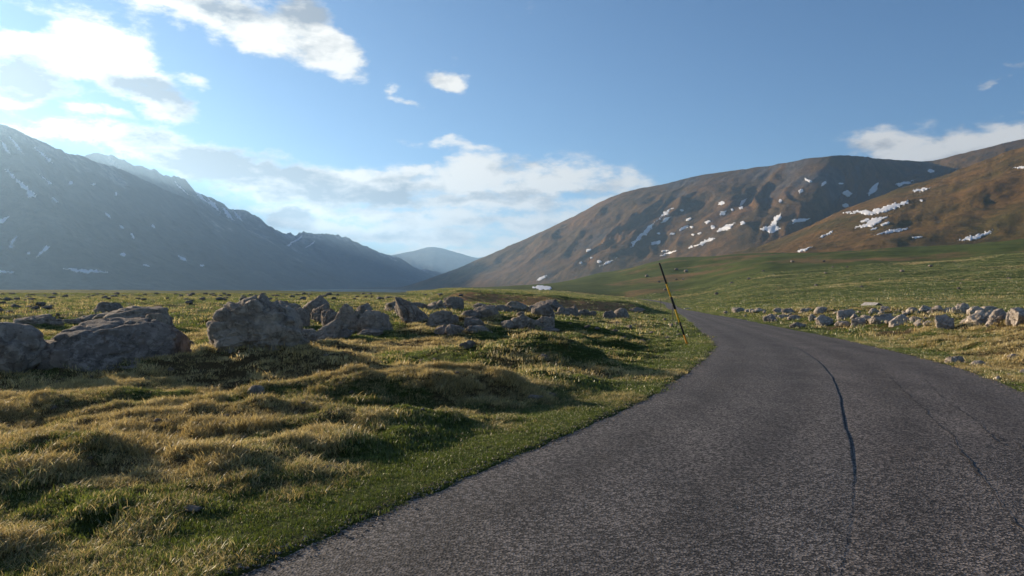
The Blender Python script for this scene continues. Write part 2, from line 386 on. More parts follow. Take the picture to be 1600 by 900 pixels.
def mat_slope(name, grass1, grass2, rock1, rock2, rock_amt, sc_=1.0):
    m, T = new_mat(name); P = T.n('ShaderNodeTexCoord').outputs['Object']
    st = T.attr('gully'); up = T.attr('height')
    n1 = T.noise(P, .0035 * sc_, 9, .62); n2 = T.noise(P, .022 * sc_, 9, .68); n3 = T.noise(P, .0011 * sc_, 6, .55)
    c = T.mix(T.ss(n1, .36, .64), grass1, grass2)
    c = T.mix(T.m('MULTIPLY', T.ss(n2, .42, .62), .6), c, tuple(q * .5 for q in grass1)); c = T.mix(T.m('MULTIPLY', T.ss(T.noise(T.mapping(P, (1, 1, .35)), .012 * sc_, 8, .7, .6), .5, .68), .55), c, tuple(q * 1.25 for q in grass2))
    rk = T.mix(T.ss(n2, .35, .65), rock1, rock2)
    k = T.m('ADD', T.m('ADD', T.m('MULTIPLY', st, .55), T.m('MULTIPLY', up, .35)), T.m('SUBTRACT', T.m('ADD', n1, T.m('MULTIPLY', n3, .6)), .8))
    c = T.mix(T.ss(k, .75 - rock_amt, .95 - rock_amt), c, rk)
    b = T.bump(n2, 1.0, 16.0); b = T.bump(T.noise(P, .09 * sc_, 8, .7), .8, 4.0, b)
    finish(T, c, .95, b, .05); return m
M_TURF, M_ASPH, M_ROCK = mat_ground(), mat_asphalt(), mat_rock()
M_ROCKR = mat_rock('pale_limestone', (1.2, 1.12, 1.04))
M_ROCKF = mat_rock('dark_limestone', (.42, .41, .40))

# ------------------------------------------------------------------ ground sheet
def dryness(X, Y):
    d, right = road_dist(X, Y)
    n = fbm2(X * .42, Y * .42, 4, 71); n2 = fbm2(X * 1.3, Y * 1.3, 3, 77)
    left = sstep(d, .45, 2.7) * .62 - .06 + (n - .5) * 1.9 + (n2 - .5) * .9
    left = left - .55 * sstep(Y, 17, 32)
    rgt = sstep(d, .5, 2.4) * .45 + .12 + (n - .5) * 1.7 + (n2 - .5) * .8 + .42 * np.exp(-((X - 12.5) ** 2 + (Y - 16) ** 2) / 14)
    rgt = rgt - .30 * sstep(Y, 24, 45) - .55 * sstep(d, 7.5, 12)
    out = np.where(right, rgt, left)
    for (mx, my, rx, ry, h, a) in MOUNDS[:1] + MOUNDS[2:4]:
        out = out + .5 * np.exp(-(((X - mx) / rx) ** 2 + ((Y - my) / ry) ** 2))
    out = out - .55 * np.exp(-(((X - .5) / 1.3) ** 2 + ((Y - 15.2) / 1.0) ** 2))
    far = sstep(Y, 60, 130)
    t = X / np.maximum(Y, 6)
    fm = -.06 + (fbm2(X * .018 + Y * .006, Y * .026, 6, 81, .62) - .5) * 2.0 + .42 * sstep(Y, 300, 520) * sstep(t, .02, .2) * (1 - .35 * sstep(Y, 560, 700))
    fm = np.where(t < -.05, .10 + (fbm2(X * .05, Y * .04, 4, 83) - .5) * .9, fm)
    fm = fm + 1.0 * sstep(Y, 1500, 3000)  # straw colour here also stands in for the sunlit far valley floor
    return np.clip(out * (1 - far) + fm * far, 0, 1)
def build_ground():
    rows = [-13.0]
    while rows[-1] < 15500:
        y = rows[-1]
        rows.append(y + (.30 if y < 3 else .10 if y < 15 else y * .0085 if y < 130 else y * .016 if y < 1000 else y * .05))
    rows = np.array(rows)
    nc = 560
    s = np.linspace(-1, 1, nc); tt = 1.62 * (s * .8 + .2 * s ** 3) + .02
    Y, Tt = np.meshgrid(rows, tt, indexing='ij')
    X = Tt * (Y + 17)
    Z = H(X, Y)
    d, right = road_dist(X, Y)
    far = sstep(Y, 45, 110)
    t = X / np.maximum(Y, 6)
    ys = 86 + 7 * (fbm2(X * .12, X * 0 + .5, 3, 41) - .5) + 26 * t
    soil = .9 * np.exp(-((Y - ys) / 4.6) ** 2) * sstep(t, -.12, -.06) * (1 - sstep(t, .16, .20))
    soil = np.maximum(soil, .45 * np.exp(-((d - .05) / .12) ** 2) * (Y < 60))
    soil = np.maximum(soil, .5 * sstep(fbm2(X * .5, Y * .5, 4, 91), .60, .72) * (Y < 70) * right * sstep(d, .5, 1.5))
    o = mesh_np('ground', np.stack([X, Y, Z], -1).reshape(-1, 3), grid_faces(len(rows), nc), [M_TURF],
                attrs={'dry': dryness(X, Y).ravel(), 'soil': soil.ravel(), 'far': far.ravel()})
    tag(o, kind='structure')
    print('ground verts', len(rows) * nc)
    return o
ground = build_ground()

# ------------------------------------------------------------------ road
def seam_frac(y): return curve(y, [-14, 4.5, 6, 7.2, 9.3, 15, 28, 470], [.57, .57, .56, .54, .505, .49, .50, .5])
def build_road():
    rows = [-13.0]
    while rows[-1] < 465: rows.append(rows[-1] + (.25 if rows[-1] < 3 else .05 if rows[-1] < 26 else rows[-1] * .006))
    y = np.array(rows); n = len(y)
    l, r = XL(y), XR(y)
    l = l + .16 * (fbm2(y * 1.3, y * 0, 3, 101) - .5) + .10 * (fbm2(y * 6, y * 0, 2, 103) - .5)
    r = r + .10 * (fbm2(y * 1.1, y * 0, 3, 105) - .5) + .06 * (fbm2(y * 6, y * 0, 2, 107) - .5)
    s = XL(y) + (XR(y) - XL(y)) * seam_frac(y) + .035 * (fbm2(y * .6, y * 0, 2, 109) - .5) + .012 * (fbm2(y * 7, y * 0, 3, 111, .7) - .5) + .018 * (fbm2(y * 2.4, y * 0, 2, 112) - .5)
    lip = .0010 + .008 * sstep(y, 5.2, 7.6) * (1 - sstep(y, 30, 60)) * (.85 + .3 * vnoise2(y * 1.2, y * 0, 113))
    z0 = road_z(y)
    fl = np.concatenate([np.linspace(0, .06, 4), np.linspace(.09, .985, 22), [.995, 1.0]])
    V, A_l, A_e, A_s = [], [], [], []
    cols_ = 0
    def column(x, z, lane, edge, seam):
        V.append(np.stack([x, y, z], -1)); A_l.append(np.full(n, lane)); A_e.append(edge); A_s.append(seam)
    camber = lambda x: .035 * (1 - ((x - (l + r) / 2) / ((r - l) / 2)) ** 2)
    column(l - .06, z0 - .10, 0, np.ones(n), np.zeros(n))
    for f in fl:
        x = l + (s - l) * f; dist = (x - l)
        column(x, z0 + camber(x) + lip * sstep(f, .8, 1.0), 0, np.clip(.60 - dist / .26, 0, 1) + 0 * y, np.full(n, 0.0))
    vis = (.22 + .78 * sstep(y, 5.4, 8.0)) * (1 - sstep(y, 34, 70))
    column(s + .010, z0 + camber(s) - .005 * vis, .5, np.zeros(n), vis * (.55 + .75 * fbm2(y * 5, y * 0, 2, 115)))
    column(s + .026, z0 + camber(s) - .001 * vis, 1, np.zeros(n), .2 * vis)
    column(s + .035, z0 + camber(s), 1, np.zeros(n), np.zeros(n))
    for f in np.concatenate([np.linspace(.02, .91, 22), np.linspace(.94, 1, 4)]):
        x = s + .035 + (r - s - .035) * f
        column(x, z0 + camber(x), 1, np.clip(.45 - (r - x) / .3, 0, 1), np.zeros(n))
    column(r + .06, z0 - .10, 1, np.ones(n), np.zeros(n))
    V = np.stack(V, 1); nc = V.shape[1]
    fr = (V[..., 0] - l[:, None]) / (r - l)[:, None]
    TR = sum(np.exp(-((fr - c) / .055) ** 2) for c in (.16, .39, .64, .85))
    und = .012 * (fbm2(V[..., 0] * .9, V[..., 1] * .9, 3, 117) - .5)
    V[..., 2] += und + .012
    o = mesh_np('road', V.reshape(-1, 3), grid_faces(n, nc), [M_ASPH],
                attrs={'lane': np.stack(A_l, 1).ravel(), 'edge': np.stack(A_e, 1).ravel(), 'seam': np.stack(A_s, 1).ravel(), 'track': TR.ravel()})
    tag(o, kind='structure')
    return o
road = build_road()
road_bvh = BVHTree.FromObject(road, bpy.context.evaluated_depsgraph_get()) if False else None
M_CRACK = plain('crack_filling', (.030, .028, .028), .9, .5, 30)
def road_pt(px, py):
    y = np.geomspace(3.5, 80, 3000); k = np.argmax(road_z(y) + .03 >= EYE - (py - HY) / F * y)
    return (px - CX) / F * y[k], y[k]
def crack(pts, w0, seed):
    P = np.array([road_pt(*p) for p in pts]); s = np.concatenate([[0], np.cumsum(np.hypot(*np.diff(P, axis=0).T))])
    u = np.arange(0, s[-1], .035); x = np.interp(u, s, P[:, 0]); y = np.interp(u, s, P[:, 1])
    tx, ty = np.gradient(x), np.gradient(y); L = np.hypot(tx, ty); nx, ny = -ty / L, tx / L
    j = .07 * (fbm2(u * 1.4, u * 0 + seed, 3, 121 + seed) - .5) + .03 * (fbm2(u * 11, u * 0 + seed, 2, 125 + seed) - .5)
    wd = w0 * np.clip(1.9 * fbm2(u * 2.3, u * 0 + seed, 3, 131 + seed) - .45, .12, 1.4) * np.clip(np.minimum(u, u[-1] - u) / .5, .1, 1)
    l, r = XL(y), XR(y)
    rows = []
    for k in (-1, 1):
        xx, yy = x + nx * (j + k * wd * .5), y + ny * (j + k * wd * .5)
        und = .012 * (fbm2(xx * .9, yy * .9, 3, 117) - .5)
        rows.append(np.stack([xx, yy, road_z(yy) + .035 * (1 - ((xx - (l + r) / 2) / ((r - l) / 2)) ** 2) + und + .012 + .005], -1))
    mesh_np('crack', np.stack(rows, 1).reshape(-1, 3), grid_faces(len(u), 2), [M_CRACK], parent=road)
crack([(1372, 572), (1416, 616), (1452, 652), (1482, 678), (1522, 735), (1552, 775), (1584, 811), (1640, 880)], .020, 1)
crack([(1440, 590), (1478, 629), (1520, 655), (1560, 690), (1600, 712), (1660, 760)], .013, 2)
crack([(1552, 672), (1566, 690), (1590, 693), (1612, 716)], .011, 3)
crack([(1278, 860), (1286, 890), (1292, 930)], .016, 4)
crack([(1202, 762), (1212, 775), (1208, 786)], .012, 5)

# ------------------------------------------------------------------ mountains
def px3(x, y, d): return ((x - CX) / F * d, d, EYE + (HY - y) / F * d)
def slope_mesh(name, ridge, foot, mat, prof=1.0, nu=420, nv=110, gul=(30, 26), rid=(8, 40), seed=0, foot_z=-38, lump=(40, 500)):
    """a mountain side: ridge line, foot line, gullies running down, and a back slope"""
    R = np.array([px3(*p) for p in ridge]); Ft = np.array([((p[0] - CX) / F * p[1], p[1], foot_z) for p in foot])
    k = np.linspace(0, 1, len(R)); ku = np.linspace(0, 1, nu)
    Ru = np.stack([curve(ku, k, R[:, i]) for i in range(3)], -1); Fu = np.stack([curve(ku, k, Ft[:, i]) for i in range(3)], -1)
    s = np.concatenate([[0], np.cumsum(np.linalg.norm(np.diff(Ru[:, :2], axis=0), axis=1))])
    Ru[:, 2] += rid[0] * 2 * (fbm2(s / rid[1], s * 0 + seed, 5, seed + 1, .6) - .5) * np.clip(Ru[:, 2] / 120, 0, 1)
    v = np.linspace(0, 1, nv) ** 1.15
    hz = (1 - v) ** prof
    P = Ru[:, None] * (1 - v)[None, :, None] + Fu[:, None] * v[None, :, None]
    P[..., 2] = foot_z + (Ru[:, 2] - foot_z)[:, None] * hz[None]
    env = (np.sin(np.pi * np.clip(v, 0, 1)) ** .8)[None]
    hgt = np.clip((Ru[:, 2] - foot_z) / 400, .05, 1.3)[:, None]
    S = s[:, None] + 0 * v[None]; Vv = v[None] + 0 * s[:, None]
    warp = 260 * (fbm2(S / 420, Vv * 3.5, 4, seed + 5) - .5)
    g = ridge2((S + warp) / (gul[1] * 12), Vv * 1.6 + seed, 5, seed + 9, .55)
    lm = fbm2(P[..., 0] / lump[1], P[..., 1] / lump[1], 5, seed + 13)
    n = Fu[:, :2] - Ru[:, :2]; n = n / np.linalg.norm(n, axis=1)[:, None]
    disp = (gul[0] * 2 * (g - .62) + lump[0] * 2 * (lm - .5)) * env * hgt
    P[..., 2] += disp * .75; P[..., 0] += n[:, None, 0] * disp * .6; P[..., 1] += n[:, None, 1] * disp * .6
    back = []
    for b in (1.0, .6, .3, .1):
        q = Ru.copy(); q[:, :2] -= n * ((Ru[:, 2] - foot_z) * 1.3 * b)[:, None]; q[:, 2] = foot_z + (Ru[:, 2] - foot_z) * (1 - b) ** 1.2
        back.append(q)
    P = np.concatenate([np.stack(back, 1), P], 1)
    G = np.concatenate([np.zeros((nu, 4)), 1 - g], 1); U = np.concatenate([np.ones((nu, 4)), hz[None] + 0 * g], 1)
    fc = grid_faces(nu, nv + 4)
    o = mesh_np(name, P.reshape(-1, 3), fc, [mat], attrs={'gully': G.ravel(), 'height': U.ravel()})
    tag(o, kind='structure')
    bv = BVHTree.FromPolygons([tuple(p) for p in P.reshape(-1, 3)], fc.tolist())
    return o, bv
M_BROWN = mat_slope('brown_slope', (.082, .058, .024), (.145, .082, .034), (.050, .047, .046), (.10, .092, .085), .20)
M_GOLD = mat_slope('golden_slope', (.100, .080, .024), (.190, .108, .036), (.07, .062, .05), (.16, .14, .11), .05, 1.6)
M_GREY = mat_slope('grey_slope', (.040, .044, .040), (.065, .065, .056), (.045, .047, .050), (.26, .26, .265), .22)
M_FAR = mat_slope('far_slope', (.060, .066, .045), (.09, .085, .06), (.07, .07, .07), (.14, .14, .14), .1, .6)

m1, bv1 = slope_mesh('mountain_right',
    [(560, 449, 5200), (650, 446, 5000), (720, 417, 4600), (800, 383, 4200), (880, 346, 3900), (960, 306, 3600), (1040, 287, 3400), (1100, 273, 3300),
     (1200, 259, 3100), (1300, 243, 2800), (1380, 248, 3100), (1450, 251, 3200), (1520, 236, 3000), (1600, 217, 2900), (1800, 185, 2700), (2100, 170, 2500)],
    [(500, 5000), (590, 4700), (630, 4300), (680, 3900), (735, 3500), (800, 3100), (870, 2800), (940, 2600),
     (1050, 2300), (1185, 1950), (1270, 2300), (1360, 2400), (1470, 2200), (1580, 2100), (1800, 1900), (2100, 1700)],
    M_BROWN, prof=.92, gul=(38, 17), rid=(4, 60), seed=200, lump=(26, 420))
m2, bv2 = slope_mesh('hill_right',
    [(1040, 412, 1500), (1110, 402, 1600), (1170, 388, 1650), (1230, 368, 1700), (1300, 336, 1720), (1350, 316, 1720), (1400, 296, 1700), (1470, 275, 1680),
     (1540, 250, 1640), (1600, 229, 1600), (1700, 205, 1520), (1850, 185, 1420), (2050, 165, 1300)],
    [(960, 1250), (1000, 1200), (1060, 1150), (1110, 1090), (1170, 1040), (1240, 1000), (1320, 980), (1420, 960), (1510, 940), (1600, 920), (1720, 900), (1880, 860), (2100, 800)],
    M_GOLD, prof=1.05, nu=380, nv=110, gul=(11, 22), rid=(4, 45), seed=230, foot_z=-5, lump=(52, 260))
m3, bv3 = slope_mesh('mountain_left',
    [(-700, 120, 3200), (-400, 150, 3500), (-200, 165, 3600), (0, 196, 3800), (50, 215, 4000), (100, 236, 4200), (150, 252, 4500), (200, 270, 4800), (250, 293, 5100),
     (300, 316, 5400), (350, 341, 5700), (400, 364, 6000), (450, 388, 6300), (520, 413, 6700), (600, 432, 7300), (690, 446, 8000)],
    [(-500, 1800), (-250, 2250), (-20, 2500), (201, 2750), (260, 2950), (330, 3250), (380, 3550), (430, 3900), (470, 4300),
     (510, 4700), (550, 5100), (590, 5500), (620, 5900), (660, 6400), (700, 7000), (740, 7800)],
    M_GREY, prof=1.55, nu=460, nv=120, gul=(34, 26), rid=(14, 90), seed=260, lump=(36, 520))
m4, bv4 = slope_mesh('mountain_left_ridge',
    [(60, 246, 6400), (110, 245, 6400), (145, 241, 6400), (172, 247, 6400), (215, 259, 6500), (262, 275, 6600), (288, 283, 6700), (320, 304, 6800), (350, 322, 6900), (375, 325, 7000),
     (402, 340, 7100), (430, 356, 7300), (456, 367, 7500), (480, 366, 7700), (512, 367, 7900), (560, 379, 8100), (600, 395, 8300), (660, 420, 8700), (740, 446, 9200)],
    [(260, 5300), (300, 5400), (340, 5500), (360, 5500), (390, 5600), (420, 5700), (450, 5800), (470, 5900), (490, 6000), (510, 6200),
     (530, 6400), (550, 6500), (570, 6700), (590, 6900), (620, 7100), (660, 7400), (690, 7700), (740, 8200), (800, 8900)],
    M_GREY, prof=1.2, nu=480, nv=90, gul=(40, 24), rid=(62, 170), seed=290, lump=(30, 420))
m5, bv5 = slope_mesh('far_hill',
    [(480, 412, 11800), (560, 404, 11800), (600, 401, 11900), (640, 393, 12000), (675, 386, 12000), (705, 392, 12000), (740, 402, 12000), (790, 410, 12000), (850, 424, 12000), (930, 446, 12000)],
    [(520, 10500), (580, 10300), (620, 10200), (660, 10200), (700, 10200), (740, 10200), (780, 10200), (830, 10400), (880, 10600), (960, 11000)],
    M_FAR, prof=1.1, nu=200, nv=60, gul=(30, 30), rid=(10, 160), seed=320, lump=(30, 800))
m6, bv6 = slope_mesh('distant_hill',
    [(680, 430, 14500), (730, 408, 14500), (770, 399, 14600), (800, 396, 14600), (850, 392, 14600), (920, 400, 14600), (1000, 420, 14600)],
    [(690, 13500), (740, 13300), (780, 13200), (820, 13200), (860, 13200), (930, 13300), (1010, 13500)],
    M_FAR, prof=1.1, nu=120, nv=40, gul=(30, 30), rid=(10, 160), seed=350, lump=(30, 900))

# --- snow lying in the gullies: each patch draped on its slope
m_, T = new_mat('old_snow'); P = T.n('ShaderNodeTexCoord').outputs['Object']
finish(T, T.mix(T.noise(P, .05, 5, .6), (.52, .54, .58), (.74, .75, .77)), .6, T.bump(T.noise(P, .12, 5, .6), .4, 1.0), .3); M_SNOW = m_
rng = random.Random(4)
CAMV = Vector((0, 0, EYE))
def snow(poly, mountain, bv, lift=2.0, step=None, seed=0):
    poly = np.array(poly, float); lo, hi = poly.min(0), poly.max(0)
    step = step or max(.5, min(1.5, (hi - lo).max() / 36))
    xs = np.arange(lo[0] - 2 - step, hi[0] + 2 + step, step); ys = np.arange(lo[1] - 2 - step, hi[1] + 2 + step, step * .7)
    GX, GY = np.meshgrid(xs, ys, indexing='ij')
    am = min(7.0, max(2.2, (hi - lo).max() / 6)); wx = GX + am * (fbm2(GX * .30, GY * .42, 4, 400 + seed, .6) - .5) * 1.3; wy = GY + am * (fbm2(GX * .30, GY * .42, 4, 430 + seed, .6) - .5)
    # signed distance to polygon
    dmin = np.full(GX.shape, 1e9); ins = np.zeros(GX.shape, bool)
    for i in range(len(poly)):
        a, b = poly[i], poly[(i + 1) % len(poly)]; e = b - a
        t = np.clip(((wx - a[0]) * e[0] + (wy - a[1]) * e[1]) / (e @ e + 1e-9), 0, 1)
        dmin = np.minimum(dmin, np.hypot(wx - a[0] - t * e[0], wy - a[1] - t * e[1]))
        c = ((a[1] > wy) != (b[1] > wy)) & (wx < (b[0] - a[0]) * (wy - a[1]) / (b[1] - a[1] + 1e-12) + a[0]); ins ^= c
    sd = np.where(ins, dmin, -dmin)
    keep = sd > -step * .8
    idx = -np.ones(GX.shape, int); V = []
    for (i, j) in zip(*np.nonzero(keep)):
        h, nrm, _, dist = bv.ray_cast(CAMV, pix_dir(GX[i, j], GY[i, j]))
        if h is None: continue
        if nrm.z < 0: nrm = -nrm
        idx[i, j] = len(V); V.append(h + nrm * (lift if sd[i, j] > 0 else -lift * .8))
    fc = []
    for i in range(GX.shape[0] - 1):
        for j in range(GX.shape[1] - 1):
            q = [idx[i, j], idx[i + 1, j], idx[i + 1, j + 1], idx[i, j + 1]]
            if min(q) >= 0:
                dd = [(V[k] - CAMV).length for k in q]
                if max(dd) - min(dd) < .05 * max(dd): fc.append(q)
    if not fc: return
    mesh_np('snow_patch', [tuple(p) for p in V], fc, [M_SNOW], parent=mountain)
def blob(x, y, rx, ry, rot=0, seed=0):
    r = random.Random(int(x * 7 + y * 13 + seed)); a0 = math.radians(-rot); out = []
    for k in range(11):
        a = 2 * math.pi * k / 11; f = r.uniform(.65, 1.2)
        ux, uy = rx * math.cos(a) * f, ry * math.sin(a) * f
        out.append((x + ux * math.cos(a0) - uy * math.sin(a0), y + ux * math.sin(a0) + uy * math.cos(a0)))
    return out
S1 = [[(1054, 322), (1046, 331), (1035, 340), (1020, 351), (1018, 360), (1005, 370), (992, 382), (985, 389), (988, 379), (998, 368), (1010, 356), (1026, 345), (1040, 330)],
      [(1050, 338), (1040, 347), (1032, 349), (1040, 341)], [(1088, 383), (1112, 370), (1118, 372), (1104, 380), (1080, 388), (1064, 389)],
      [(1185, 358), (1205, 353), (1210, 338), (1222, 334), (1221, 340), (1214, 347), (1213, 354), (1222, 358), (1208, 365), (1203, 363)],
      [(1120, 361), (1135, 352), (1149, 348), (1146, 353), (1136, 360), (1124, 363)], [(1035, 398), (1058, 391), (1056, 394), (1036, 400), (1028, 401)],
      [(966, 402), (950, 412), (935, 418), (945, 411)], [(1167, 310), (1161, 320), (1155, 322), (1158, 314)], [(1373, 284), (1369, 299), (1357, 307), (1355, 302), (1362, 292)],
      [(1398, 287), (1425, 283), (1430, 281), (1420, 288), (1404, 292)], [(1257, 278), (1269, 283), (1268, 286), (1258, 282)], [(1236, 344), (1267, 340), (1258, 346), (1238, 349)],
      [(857, 430), (846, 437), (836, 440), (846, 433)], [(1017, 379), (1032, 376), (1031, 381), (1018, 383)]]
S1 += [blob(*b) for b in [(1127, 318, 6, 3, 20), (1130, 333, 6, 3.5, 30), (1158, 325, 3, 3), (1066, 329, 3, 2), (1076, 343, 5, 2, 20), (1068, 357, 11, 3, 22), (1050, 366, 5, 1.6, 10), (1106, 347, 5, 2.4, 20),
      (1114, 355, 4, 3), (1081, 355, 3, 1.6), (1161, 349, 5, 2.4, 20), (1220, 314, 3, 3), (1252, 299, 4, 3, 40), (1287, 287, 5, 2, 40), (1314, 287, 4, 1.6), (1324, 302, 7, 5), (1321, 321, 6, 3),
      (1455, 267, 5, 2.6), (1029, 365, 3, 1.5), (920, 391, 5, 2, 20), (937, 409, 4, 2), (908, 411, 2, 2), (924, 403, 2.5, 1.2), (1083, 367, 3, 1.2), (1092, 365, 4, 1.2, 20), (1040, 392, 6, 1.4, 10), (1100, 379, 5, 1.3, 15), (1144, 328, 3, 2)]]
for i, p in enumerate(S1): snow(p, m1, bv1, 2.2, seed=i)
S2 = [[(1315, 333), (1350, 328), (1362, 329), (1390, 320), (1424, 313), (1410, 322), (1385, 331), (1360, 337), (1346, 333)], [(1333, 357), (1352, 350), (1363, 341), (1388, 338), (1376, 348), (1358, 355)],
      [(1366, 367), (1395, 358), (1427, 355), (1408, 361), (1385, 366)], [(1494, 376), (1520, 369), (1553, 359), (1545, 366), (1520, 375)], [(1420, 299), (1456, 292), (1448, 297), (1428, 301)],
      [(1245, 393), (1270, 385), (1262, 390), (1250, 394)], [(1278, 372), (1302, 361), (1298, 365), (1284, 372)], [(1582, 263), (1600, 260), (1615, 258), (1608, 263), (1590, 264)]]
S2 += [blob(*b) for b in [(1352, 345, 8, 2, 15), (1384, 350, 8, 1.8, 18), (1366, 358, 5, 1.3, 15), (1433, 371, 9, 1.2, 6), (1440, 314, 3, 1.5)]]
for i, p in enumerate(S2): snow(p, m2, bv2, 1.3, seed=60 + i)
S3 = [[(5, 262), (22, 275), (40, 290), (52, 302), (60, 310), (44, 308), (40, 298), (26, 284)], [(0, 218), (8, 226), (16, 242), (8, 236)], [(12, 212), (24, 222), (38, 242), (28, 234)], [(50, 228), (66, 240), (84, 255), (74, 252)],
      [(0, 343), (16, 338), (6, 348), (-6, 352)], [(28, 368), (20, 382), (14, 386), (20, 374)], [(72, 384), (78, 386), (64, 398), (54, 404), (64, 394)], [(276, 398), (290, 405), (292, 409), (282, 406)],
      [(60, 272), (84, 288), (78, 288)], [(96, 420), (150, 422), (170, 426), (120, 426)], [(-5, 424), (24, 425), (20, 427), (-5, 427)]]
S3 += [blob(*b) for b in [(86, 313, 8, 2, -40), (168, 337, 7, 2, -40), (190, 355, 5, 1.6, -35), (207, 369, 5, 2, -60), (192, 398, 5, 3, -20), (316, 415, 4, 1.5), (228, 415, 6, 1.3, -15), (146, 288, 3, 2), (18, 386, 4, 2), (45, 396, 3, 2), (110, 286, 4, 3, 60), (181, 303, 2, 4), (239, 354, 4, 2, -40)]]
for i, p in enumerate(S3): snow(p, m3, bv3, 3.0, seed=90 + i)
S4 = [[(345, 322), (356, 330), (366, 345), (354, 338)], [(322, 306), (336, 318), (346, 334), (330, 322)], [(300, 292), (316, 306), (330, 322), (310, 308)], [(364, 328), (374, 338), (378, 346), (368, 338)],
      [(448, 384), (474, 367), (470, 372), (452, 384)], [(476, 388), (493, 376), (488, 382)], [(268, 279), (284, 294), (300, 308), (280, 294)]]
for i, p in enumerate(S4): snow(p, m4, bv4, 4.0, seed=120 + i)
gb = BVHTree.FromPolygons([tuple(v.co) for v in ground.data.vertices if v.co.y < 1100], [tuple(p.vertices) for p in ground.data.polygons if ground.data.vertices[p.vertices[2]].co.y < 1099 and ground.data.vertices[p.vertices[3]].co.y < 1099])
snow([(831, 450), (842, 446), (858, 448), (863, 452), (848, 454)], ground, gb, .25, seed=150)

# ------------------------------------------------------------------ boulders
def rock_mesh(style, seed, sub):
    bm = bmesh.new(); bmesh.ops.create_icosphere(bm, subdivisions=sub, radius=1.0)
    p = np.array([v.co[:] for v in bm.verts]); f = np.array([[v.index for v in fc.verts] for fc in bm.faces]); bm.free()
    r = np.random.RandomState(seed)
    nrm = p.copy(); sh = np.array([seed * 3.7 % 50, seed * 1.9 % 50, seed * 5.3 % 50])
    cuts = {'smooth': 6, 'ang': 8, 'layer': 7, 'bumpy': 6, 'slab': 7, 'spike': 7}[style]
    soft = {'smooth': .08, 'ang': .0, 'layer': .03, 'bumpy': .06, 'slab': .02, 'spike': .02}[style]
    rad = np.ones(len(p)) * 1.0
    rad += (.48 if style != 'smooth' else .22) * (fbm3(nrm * 1.1 + sh, 3, seed) - .5) * 2
    for k in range(cuts):
        d = r.normal(size=3); d /= np.linalg.norm(d); d[2] *= .7; d /= np.linalg.norm(d)
        off = r.uniform(.40, .76) if style != 'smooth' else r.uniform(.68, .9)
        c = nrm @ d; lim = np.where(c > .05, off / np.maximum(c, .05), 9)
        rad = np.where(rad > lim, lim + (rad - lim) * soft, rad)
    q = nrm * rad[:, None]
    amp = {'smooth': .035, 'ang': .10, 'layer': .13, 'bumpy': .12, 'slab': .08, 'spike': .09}[style]
    dsp = amp * (fbm3(q * 2.6 + sh, 4, seed + 3) - .5) * 2 + amp * .45 * (fbm3(q * 8 + sh, 3, seed + 5) - .5) * 2
    cr = 1 - np.abs(2 * fbm3(q * 1.7 + sh * 2, 3, seed + 7) - 1)
    dsp -= (.05 if style == 'smooth' else .12) * sstep(cr, .90, .99)
    if style == 'bumpy':
        dsp += .13 * (1 - np.abs(2 * vnoise3(q * 3.0 + sh, seed + 9) - 1)) - .05
    if style in ('layer', 'slab'):
        tilt = r.uniform(-.25, .25, 2); hz = q[:, 2] + q[:, 0] * tilt[0] + q[:, 1] * tilt[1] + .12 * fbm3(q * 2 + sh, 3, seed + 11)
        ph = hz * 5.2; saw = ph - np.floor(ph)
        lay = _hash(np.floor(ph), np.floor(ph) * 0, np.floor(ph) * 0, seed)
        lam = sstep(fbm3(q * 1.3 + sh, 2, seed + 15), .3, .6); dsp += lam * (.045 * (lay - .5) - .05 * sstep(np.abs(saw - .5), .38, .5))
    q = q + nrm * dsp[:, None]
    if style == 'spike':
        q[:, 0] = q[:, 0] * (1 - .42 * np.clip(q[:, 2] + .4, 0, 1.5)) - .55 * q[:, 2]
    lo, hi = q.min(0), q.max(0)
    q = (q - lo) / (hi - lo); q[:, 0] -= .5; q[:, 1] -= .5
    return q, f
_cache = {}
def rock_data(style, seed, sub, mat):
    key = (style, seed, sub, mat.name)
    if key not in _cache:
        q, f = rock_mesh(style, seed, sub)
        _cache[key] = mesh_np('boulder', q, f, [mat], smooth=True, link=False).data
    return _cache[key]
def add_rock(name, x0, x1, yt, yb, style, label, cat, seed, mat=None, sub=5, group=None, turn=0, deep=.9, sink=.36, hide=0, wide_=1.0):
    """hide: how much (pixels) of the rock's foot the grass or a nearer rock covers"""
    gx, gy, gz = ground_pt((x0 + x1) / 2, yb + hide * 0)
    wdt = (x1 - x0) / F * gy; hgt = (yb - yt) / F * gy
    dep = max(wdt * deep, hgt * .6)
    cy = gy + dep * .38; k = cy / gy
    wdt *= k * wide_ * (1.08 if style == 'smooth' else 1.34); cxx = gx * k
    top = EYE - (yt - HY) / F * (gy + dep * .30)
    g2 = min(float(H(np.array([cxx]), np.array([cy]))[0]), gz)
    hh = max((top - g2) / (1 - sink), .05); base = g2 - sink * hh
    # the shape is scaled in its own mesh copy so bumps keep their true size
    q, f = rock_mesh(style, seed, sub)
    a = turn
    q = q * np.array([wdt, dep, hh])
    o = mesh_np(name, q, f, [mat or M_ROCK])
    o.location = (cxx, cy, base); o.rotation_euler = (0, 0, a)
    tag(o, label, cat, group)
    return o

